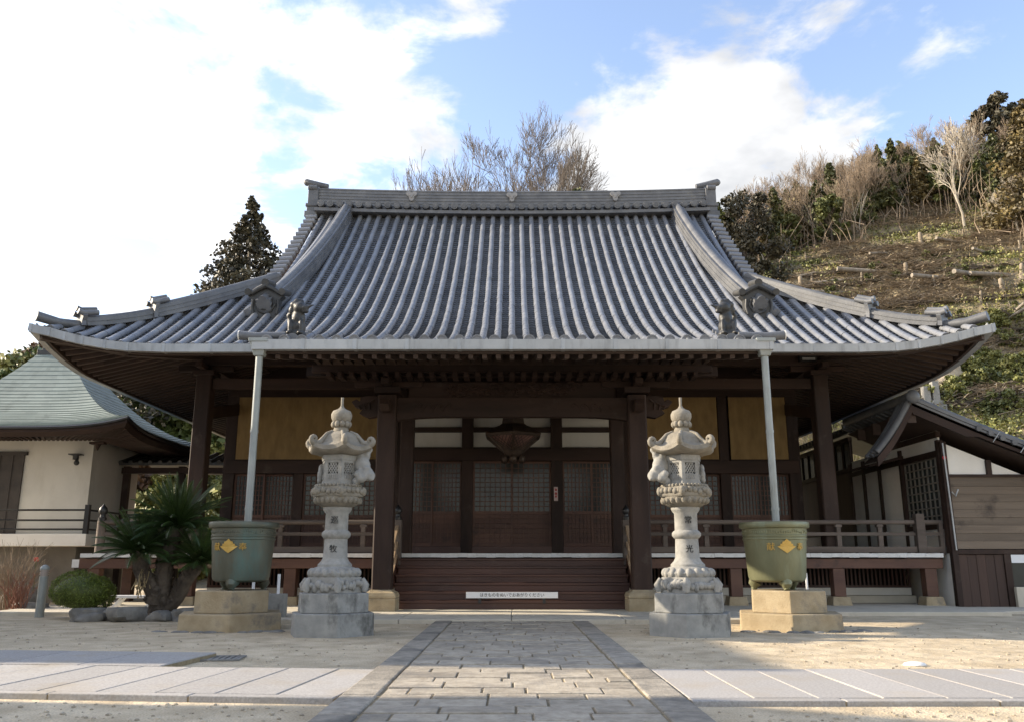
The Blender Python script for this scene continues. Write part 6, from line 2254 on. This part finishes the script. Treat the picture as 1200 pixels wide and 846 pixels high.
def bare_tree(seed, h, name, label, barkm, twigm, spread=0.45, trunk_frac=0.3, depth=5, loc=(0, 0, -50), rad=None, lean=0.05, kids_=(3, 4), updraft=0.18, minr=0.006):
    rnd = random.Random(seed)
    t = thing(name, label, 'tree', loc)
    mt, mw = MB(), MB()
    r0 = rad or 0.016 * h
    def grow(p, d, L, r, lev):
        n = 4 if lev < 2 else 3
        pts = [p.copy()]; rs = [r]
        for i in range(n):
            d = (d + Vector((rnd.gauss(0, 0.10), rnd.gauss(0, 0.10), updraft * 0.35 + rnd.gauss(0, 0.06)))).normalized()
            pts.append(pts[-1] + d * (L / n)); rs.append(max(minr, r * (1 - 0.42 * (i + 1) / n)))
        (mt if lev < 2 else mw).tube(pts, rs, 7 if lev == 0 else (5 if lev < 2 else 3), cap=False)
        if lev >= depth: return
        nk = rnd.randint(*kids_) + (1 if lev == 0 else 0)
        for k in range(nk):
            u = rnd.uniform(0.35 if lev else 0.62, 1.0) if k else 1.0
            i = min(n - 1, int(u * n)); f = u * n - i
            q = pts[i].lerp(pts[i + 1], f)
            dd = (pts[i + 1] - pts[i]).normalized()
            ax = dd.cross(Vector((rnd.gauss(0, 1), rnd.gauss(0, 1), rnd.gauss(0, 1)))).normalized()
            ang = rnd.gauss(spread, 0.13) if k else rnd.uniform(0.05, 0.25)
            nd = (Matrix.Rotation(ang, 3, ax) @ dd)
            nd = (nd + Vector((0, 0, updraft))).normalized()
            grow(q, nd, L * rnd.uniform(0.58, 0.80), max(minr, rs[min(i + 1, n)] * rnd.uniform(0.6, 0.8)), lev + 1)
    grow(Vector((0, 0, -0.8)), Vector((rnd.uniform(-lean, lean), rnd.uniform(-lean, lean), 1)).normalized(), h * trunk_frac + 0.8, r0, 0)
    obj('trunk', mt, barkm, t, norm=False)
    obj('crown', mw, twigm, t, norm=False)
    return t


def at(px, py, Y):
    """world X and Z of a photo pixel at depth Y (used to read positions off the photo)"""
    th = R(13.17)
    v = (423 - py) / 1000; u = (px - 600) / 1000
    k = Y / (math.cos(th) - v * math.sin(th))
    return u * k, 1.1 + k * (math.sin(th) + v * math.cos(th))


def on_hill(x, y, o, dz=0.0):
    o.location = (x, y, hill(x, y) + dz)
    return o


def plant_trees():
    rnd = random.Random(77)
    # lone trees seen over the temple roof
    X, Z = at(297, 234, 52)
    g = hill(X, 52)
    t = conifer(5, Z - g, 7.2, M_DARKCON, 'conifer_tree', 'tall dark pointed conifer behind the left slope of the temple roof', 130, 0.20, 0.1, irregular=0.16, power=1.08)
    on_hill(X, 52, t)
    for px, py, Y, sp, seed, lab in ((585, 112, 55, 0.46, 3, 'wide bare tree rising behind the middle of the roof ridge'), (655, 120, 57, 0.44, 14, 'bare tree on the right of the group behind the roof ridge'), (522, 160, 56, 0.36, 9, 'short bare tree on the left of the group behind the roof ridge')):
        X, Z = at(px, py, Y)
        g = hill(X, Y)
        H = Z - g
        t = bare_tree(seed, H, 'bare_tree', lab, M_BARK, M_GREYTWIG, spread=sp + 0.02, trunk_frac=0.34, depth=7, minr=0.017, updraft=0.09, kids_=(3, 3))
        o = on_hill(X, Y, t)
        # scale so that the crown top reaches the height read off the photo
        top = max((c.data.vertices[i].co.z for c in kids(t) for i in range(0, len(c.data.vertices), 3)), default=H)
        t.scale = (H / top * 0.8, H / top * 0.8, H / top)
        vx = [v.co.x for c in kids(t) for v in c.data.vertices if v.co.z > top * 0.6]
        t.location.x -= sum(vx) / len(vx) * H / top * 0.8
        t['group'] = 'bare trees behind the roof ridge'
    X, Z = at(681, 211, 50)
    t = broadleaf(8, Z - hill(X, 50), 1.1, M_EVERG, 'evergreen_tree', 'small round green tree top just above the roof ridge', 30, 120, 0.2, base=0.6)
    on_hill(X, 50, t)
    X, Z = at(868, 214, 58)
    t = broadleaf(18, Z - hill(X, 58), 2.5, M_DARKCON, 'evergreen_tree', 'dark irregular evergreen by the right end of the roof ridge', 60, 330, 0.18, base=0.1)
    on_hill(X, 58, t)
    X, Z = at(838, 240, 60)
    t = broadleaf(28, Z - hill(X, 60), 1.8, M_EVERG, 'evergreen_tree', 'green evergreen half hidden by the right ridge end', 30, 160, 0.26, base=0.1)
    on_hill(X, 60, t)
    # wood along the top of the cleared slope
    protoA = [conifer(101 + i, 9.5, 1.9, m, 'cedar_tree', 'green cedar in the wood above the cleared slope', 26, 0.40, 0.15, irregular=0.28, power=0.75) for i, m in enumerate((M_CEDAR, M_CEDAR, M_EVERG))]
    protoB = [conifer(111 + i, 9.5, 1.7, M_CEDARBR, 'cedar_tree', 'brownish cedar in the wood above the cleared slope', 26, 0.40, 0.18, irregular=0.28, power=0.75) for i in range(2)]
    protoC = [bare_tree(121 + i, 9.5, 'bare_tree', 'pale trunked leafless tree in the wood above the cleared slope', M_PALEBARK, M_TWIG, spread=0.46, trunk_frac=0.40, depth=6, minr=0.015, rad=0.12, lean=0.12, updraft=0.13, kids_=(3, 3)) for i in range(4)]
    protoD = [broadleaf(131 + i, 7.5, 2.2, M_EVERG, 'evergreen_tree', 'rounded evergreen in the wood above the cleared slope', 34, 110, 0.36, base=0.12) for i in range(2)]
    G = {0: 'cedars in the wood above the cleared slope', 1: 'brownish cedars in the wood above the cleared slope', 2: 'leafless trees in the wood above the cleared slope', 3: 'rounded evergreens in the wood above the cleared slope'}
    P = [protoA, protoB, protoC, protoD]
    used = set()
    spots = []
    # edge of the wood: (pixel x, pixel y of the foot)
    edge = [(868, 318), (900, 308), (960, 290), (1010, 270), (1050, 252), (1090, 242), (1130, 236), (1165, 250), (1200, 268), (1240, 280)]
    def edge_y(px):
        for (a, b), (c, d) in zip(edge[:-1], edge[1:]):
            if a <= px <= c: return b + (d - b) * (px - a) / (c - a)
        return edge[-1][1] if px > edge[-1][0] else edge[0][1]
    def ground_at(px, py):
        # walk along the sight line until it meets the hill
        Y = 45.0
        while Y < 140:
            x, z = at(px, py, Y)
            if z <= hill(x, Y): return x, Y
            Y += 0.4
        return None
    for row in range(5):
        px = 862 + row * 5
        while px < 1262:
            e = edge_y(px)
            p = ground_at(px + rnd.uniform(-4, 4), e + rnd.uniform(-3, 4))
            if p:
                x, y = p
                y += row * 4.2 + rnd.uniform(-1.0, 1.0); x += row * 2.6 + rnd.uniform(-0.8, 0.8)
                spots.append((x, y, row, px))
            px += rnd.uniform(9, 15)
    for x, y, row, px in spots:
        if row == 0: k = rnd.choices((0, 1, 2, 3), (0.28, 0.12, 0.50, 0.10))[0]
        elif row == 1: k = rnd.choices((0, 1, 2, 3), (0.36, 0.17, 0.42, 0.05))[0]
        else: k = rnd.choices((0, 1, 2, 3), (0.38, 0.22, 0.36, 0.04))[0]
        j = rnd.randrange(len(P[k]))
        s = rnd.uniform(0.55, 0.86) * (0.92 - 0.12 * sstep(1000, 1180, px))
        pr = P[k][j]
        if id(pr) in used:
            t = copy_tree(pr, loc=(x, y, hill(x, y)), rz=rnd.uniform(0, 6.28), scale=(s * rnd.uniform(0.85, 1.15), s * rnd.uniform(0.85, 1.15), s))
        else:
            used.add(id(pr)); t = pr
            t.location = (x, y, hill(x, y)); t.scale = (s,) * 3
        t['group'] = G[k]
    for k, pl in enumerate(P):
        for pr in pl:
            if id(pr) not in used:
                x, y, row, px = rnd.choice(spots); pr.location = (x + 1, y + 2, hill(x + 1, y + 2)); pr['group'] = G[k]
    # trees that stand out at the wood's edge
    for px, py, top, lab, seed in ((1130, 268, 150, 'tall pale bare tree standing forward of the wood at the right', 201), (1196, 275, 205, 'pale forked bare tree at the right edge of the cleared slope', 205)):
        p = ground_at(px, py)
        if p:
            X, Z = at(px, top, p[1])
            H = Z - hill(*p)
            t = bare_tree(seed, H, 'bare_tree', lab, M_PALEBARK, M_PALEBARK, spread=0.55, trunk_frac=0.42, depth=5, minr=0.03, rad=0.20, updraft=0.1)
            on_hill(p[0], p[1], t)
            tp = max(v.co.z for c in kids(t) for v in c.data.vertices)
            t.scale = (H / tp,) * 3
    p = ground_at(1225, 270)
    if p:
        X, Z = at(1225, 118, p[1])
        t = conifer(301, Z - hill(*p), 4.2, M_CEDARBR, 'cedar_tree', 'big olive cedar cut by the right edge of the photo', 70, 0.25, 0.12, irregular=0.3, power=0.6)
        on_hill(p[0], p[1], t)
    p = ground_at(1172, 240)
    if p:
        X, Z = at(1165, 120, p[1] + 8)
        t = broadleaf(311, Z - hill(p[0], p[1] + 8), 2.6, M_DARKCON, 'pine_tree', 'dark flat topped pine rising above the wood near the right edge', 26, 150, 0.4, base=0.55)
        on_hill(at(1165, 120, p[1] + 8)[0], p[1] + 8, t)
    # shrubs on the hill behind the left hall
    protos = []
    for i, (m, lab) in enumerate(((M_SHRUB, 'yellow green shrub on the hillside behind the left hall'), (M_SHRUB, 'yellow green shrub on the hillside behind the left hall'), (M_SHRUB2, 'dark green shrub on the hillside behind the left hall'), (M_SHRUBR, 'reddish shrub on the hillside behind the left hall'))):
        b = broadleaf(401 + i, 3.0, 1.8, m, 'hill_shrub', lab, 26, 90, 0.26, base=0.12)
        b['category'] = 'shrub'; b['group'] = lab.replace('shrub', 'shrubs', 1)
        protos.append(b)
    first = set()
    for i in range(120):
        y = rnd.uniform(38, 64)
        x = -y * rnd.uniform(0.33, 0.72) * 1.02
        k = rnd.choices((0, 1, 2, 3), (0.36, 0.32, 0.24, 0.08))[0]
        s = rnd.uniform(0.6, 1.25)
        if k in first:
            copy_tree(protos[k], loc=(x, y, hill(x, y) - 0.3), rz=rnd.uniform(0, 6.28), scale=s)
        else:
            first.add(k); protos[k].location = (x, y, hill(x, y) - 0.3); protos[k].scale = (s,) * 3
    # bushes low on the right slope
    pr = [broadleaf(421 + i, 2.2, 1.6, m, 'slope_bush', lab, 22, 90, 0.24, base=0.1) for i, (m, lab) in enumerate(((M_SHRUB, 'bright green bush low on the cleared slope'), (M_EVERG, 'dark green bush on the cleared slope')))]
    for b, g in zip(pr, ('bright green bushes low on the cleared slope', 'dark green bushes on the cleared slope')): b['group'] = g; b['category'] = 'bush'
    fst = set()
    n = 0
    while n < 85:
        low = rnd.random() < 0.62
        px = rnd.uniform(1085, 1240) if low else rnd.uniform(880, 1230)
        py = rnd.uniform(375, 490) if low else rnd.uniform(300, 400)
        p = ground_at(px, py)
        if not p or py < edge_y(px) + 12: continue
        n += 1
        k = 0 if (low and rnd.random() < 0.75) else 1
        s = rnd.uniform(0.22, 0.6) if low else rnd.uniform(0.15, 0.34)
        if k in fst: copy_tree(pr[k], loc=(p[0], p[1], hill(*p) - 0.15), rz=rnd.uniform(0, 6.28), scale=s)
        else:
            fst.add(k); pr[k].location = (p[0], p[1], hill(*p) - 0.15); pr[k].scale = (s,) * 3
    # stumps and logs on the cleared slope
    mb = MB(); mb.tube([(0, 0, -0.5), (0.02, 0, 0.05), (0.04, 0.02, 0.3), (0.02, 0, 0.65), (0.05, 0, 0.95), (0.06, 0.02, 1.03)], [0.40, 0.30, 0.215, 0.20, 0.185, 0.10], 9)
    st = obj('tree_stump', mb, M_STUMP, None, smooth=True, angle=50)
    tag(st, 'pale cut stump standing on the cleared slope', 'stump', 'cut stumps on the cleared slope')
    fixed = [(940, 340, 1.4), (1062, 322, 1.2), (1150, 360, 1.0), (1198, 325, 1.2), (952, 335, 1.0), (1080, 290, 1.5), (1130, 280, 0.9), (1175, 345, 1.3), (1010, 330, 0.9), (1095, 335, 0.9)]
    for i in range(52):
        if i < len(fixed): px, py, s = fixed[i]
        else: px, py, s = rnd.uniform(900, 1210), rnd.uniform(285, 395), rnd.uniform(0.3, 0.7)
        p = ground_at(px, py)
        if not p or py < edge_y(px) + 8: continue
        o = st if i == 0 else st.copy()
        if i: COL.objects.link(o)
        o.location = (p[0], p[1], hill(*p)); s *= 0.85; s2 = s * rnd.uniform(0.6, 1.1)
        o.scale = (s2 * 0.8, s2 * 0.8, s); o.rotation_euler = (rnd.uniform(-0.12, 0.12), rnd.uniform(-0.2, 0.2), rnd.uniform(0, 6))
    mb = MB(); mb.tube([(-2.2, 0, 0), (-0.7, 0.1, 0.05), (0.8, -0.05, 0), (2.2, 0.1, 0.08)], [0.13, 0.125, 0.11, 0.08], 8)
    lg = obj('felled_log', mb, M_BARK, None, smooth=True, angle=50)
    tag(lg, 'felled log lying across the cleared slope', 'log', 'felled logs on the cleared slope')
    for i, (px, py, s) in enumerate(((1000, 330, 1.5), (1030, 322, 1.6), (965, 345, 1.3), (1110, 330, 1.4), (1150, 326, 1.5), (1180, 330, 1.4), (1120, 290, 1.0), (1190, 370, 0.9), (1185, 382, 0.8), (1040, 300, 0.9), (1160, 300, 1.0), (930, 330, 0.9), (1075, 350, 0.9))):
        p = ground_at(px, py)
        if not p: continue
        o = lg if i == 0 else lg.copy()
        if i: COL.objects.link(o)
        o.location = (p[0], p[1], hill(*p) + 0.12); o.scale = (s, s, s)
        o.rotation_euler = (0, rnd.uniform(-0.15, 0.15), rnd.uniform(-0.35, 0.5) + (1.2 if i in (7, 8) else 0))
    # brushwood, dry grass and low green on the cleared slope: uncountable
    mb, mg, mt = MB(), MB(), MB()
    for i in range(26000):
        px = rnd.uniform(850, 1235); py = rnd.uniform(240, 500)
        y = rnd.uniform(40, 96)
        x = rnd.uniform(0.27, 0.68) * y
        z = hill(x, y)
        k = mnoise.noise((x * 0.16, y * 0.16, 9.0)) + rnd.uniform(-0.25, 0.25)
        if k > 0.16 - 0.25 * (1 - sstep(46, 62, y)):
            for j in range(6):
                p = Vector((x + rnd.gauss(0, 0.3), y + rnd.gauss(0, 0.3), z + abs(rnd.gauss(0, 0.16))))
                card(mg, p, rnd.uniform(0.07, 0.17), rnd, 0.6)
        elif k > -0.02:
            for j in range(5):
                p = Vector((x + rnd.gauss(0, 0.3), y + rnd.gauss(0, 0.3), z))
                d = Vector((rnd.gauss(0, 0.4), rnd.gauss(0, 0.4), 1)).normalized() * rnd.uniform(0.15, 0.4)
                u = Vector((rnd.gauss(0, 1), rnd.gauss(0, 1), 0)).normalized() * 0.03
                mt.add([p - u, p + u, p + d], [(0, 1, 2)])
        else:
            for j in range(4):
                a = rnd.gauss(0.2, 0.5); L = rnd.uniform(0.2, 1.0) * (2.2 if rnd.random() < 0.06 else 1)
                d = Vector((math.cos(a), math.sin(a), rnd.gauss(0.1, 0.25))) * L
                p = Vector((x + rnd.gauss(0, 0.6), y + rnd.gauss(0, 0.3), z + 0.08 + abs(rnd.gauss(0, 0.12))))
                mb.tube([p - d / 2, p + d / 2], [rnd.uniform(0.02, 0.05), 0.015], 3, cap=False)
    # rows of piled brushwood left along the contours
    md = MB()
    for line in range(15):
        y = 43 + line * 2.9 + rnd.uniform(-0.8, 0.8)
        x = 0.28 * y + rnd.uniform(0, 6)
        h0 = hill(x, y)
        end = x + rnd.uniform(8, 26)
        while x < end:
            x += 0.28
            for _ in range(2):
                y -= (hill(x, y) - h0) / 0.66 * 0.6
            if abs(hill(x, y) - h0) > 1.5 or y > 90: break
            thick = 0.25 + 0.25 * mnoise.noise((x * 0.4, line * 3.1, 0.5))
            if thick < 0.12: continue
            for j in range(5):
                a = rnd.gauss(0.0, 0.35); L = rnd.uniform(0.4, 1.5)
                d = Vector((math.cos(a), math.sin(a), rnd.gauss(0.0, 0.15))) * L
                p = Vector((x + rnd.gauss(0, 0.3), y + rnd.gauss(0, thick * 0.7), hill(x, y) + abs(rnd.gauss(0, thick * 0.6))))
                md.tube([p - d / 2, p + d / 2], [rnd.uniform(0.03, 0.075), 0.02], 4, cap=False)
    struct(obj('piled_brushwood', md, pm('dark_brushwood', (0.085, 0.068, 0.052), (0.20, 0.165, 0.125), 1.5, 0.95, face=0.5), norm=False), 'stuff')
    struct(obj('low_greenery', mg, M_SHRUB, norm=False), 'stuff')
    struct(obj('dry_grass', mt, M_DRYGRASS, norm=False), 'stuff')
    struct(obj('brushwood', mb, pm('grey_brushwood', (0.19, 0.15, 0.105), (0.33, 0.27, 0.20), 1, 0.95, face=0.4), norm=False), 'stuff')
    # undergrowth and thin stems inside the wood
    mw = MB()
    for x, y, row, px in spots:
        for j in range(11):
            q = Vector((x + rnd.gauss(0, 1.9), y + rnd.gauss(0, 1.6), 0)); q.z = hill(q.x, q.y)
            H = rnd.uniform(1.2, 5)
            mw.tube([q, q + Vector((rnd.gauss(0, 0.4), rnd.gauss(0, 0.4), H * 0.5)), q + Vector((rnd.gauss(0, 0.8), rnd.gauss(0, 0.8), H))], [0.05, 0.04, 0.012], 3, cap=False)
    struct(obj('thin_saplings', mw, M_TWIG, norm=False), 'stuff')
    mw = MB()
    for x, y, row, px in spots:
        if row < 1: continue
        for j in range(110):
            q = Vector((x + rnd.gauss(0, 1.8), y + rnd.gauss(0, 1.6), 0)); q.z = hill(q.x, q.y) + abs(rnd.gauss(0, 1.1))
            card(mw, q, rnd.uniform(0.15, 0.34), rnd, 0.4)
    struct(obj('wood_undergrowth', mw, M_EVERG, norm=False), 'stuff')
    # dry reeds above the side building roof
    mt = MB()
    for i in range(700):
        x = rnd.uniform(13, 19); y = rnd.uniform(38, 44)
        p = Vector((x, y, hill(x, y)))
        d = Vector((rnd.gauss(0, 0.2), rnd.gauss(0, 0.2), 1)).normalized() * rnd.uniform(0.8, 2.2)
        u = Vector((1, 0, 0)) * 0.03
        mt.add([p - u, p + u, p + d], [(0, 1, 2)])
    struct(obj('dry_reeds', mt, M_DRYGRASS, norm=False), 'stuff')
    # rock outcrop in the bank and two grave posts
    p = ground_at(1118, 455)
    if p:
        rr2 = random.Random(5)
        for dx, dz, s, lab in ((0.0, 0.0, (1.5, 1.0, 1.4), 'large pale rock face in the bank behind the side building'), (1.5, 1.2, (1.1, 0.8, 1.0), 'smaller pale rock above the large one in the bank')):
            o = rock(rr2, lab, (p[0] + dx, p[1] + 0.6 + dz, hill(p[0] + dx, p[1] + dz) + 0.3), s, 'pale rocks in the bank behind the side building')
            o.data.materials.clear(); o.data.materials.append(pm('pale_rock', (0.36, 0.29, 0.20), (0.52, 0.44, 0.33), 1.2, 0.9, 0.8, 5, bdist=0.1))
    for px, top, foot, lab in ((1084, 453, 478, 'square grey gravestone post, the shorter left one behind the side roof'), (1094, 447, 478, 'square grey gravestone post, the taller right one behind the side roof')):
        g = ground_at(px, foot + 3)
        Y = g[1]
        X, Zt = at(px, top, Y)
        zf = hill(X, Y)
        t = thing('gravestone', lab, 'gravestone', (X, Y, zf), group='gravestones behind the side building')
        H = Zt - zf
        mb = MB(); mb.box(-0.2, 0.2, -0.2, 0.2, H * 0.30, H, taper=0.012); obj('post', mb, M_STONE, t, bevel=0.015)
        mb = MB(); mb.box(-0.3, 0.3, -0.3, 0.3, H * 0.14, H * 0.299); mb.box(-0.42, 0.42, -0.42, 0.42, -0.4, H * 0.139); obj('plinth', mb, M_STONEBASE, t, bevel=0.015)


plant_trees()
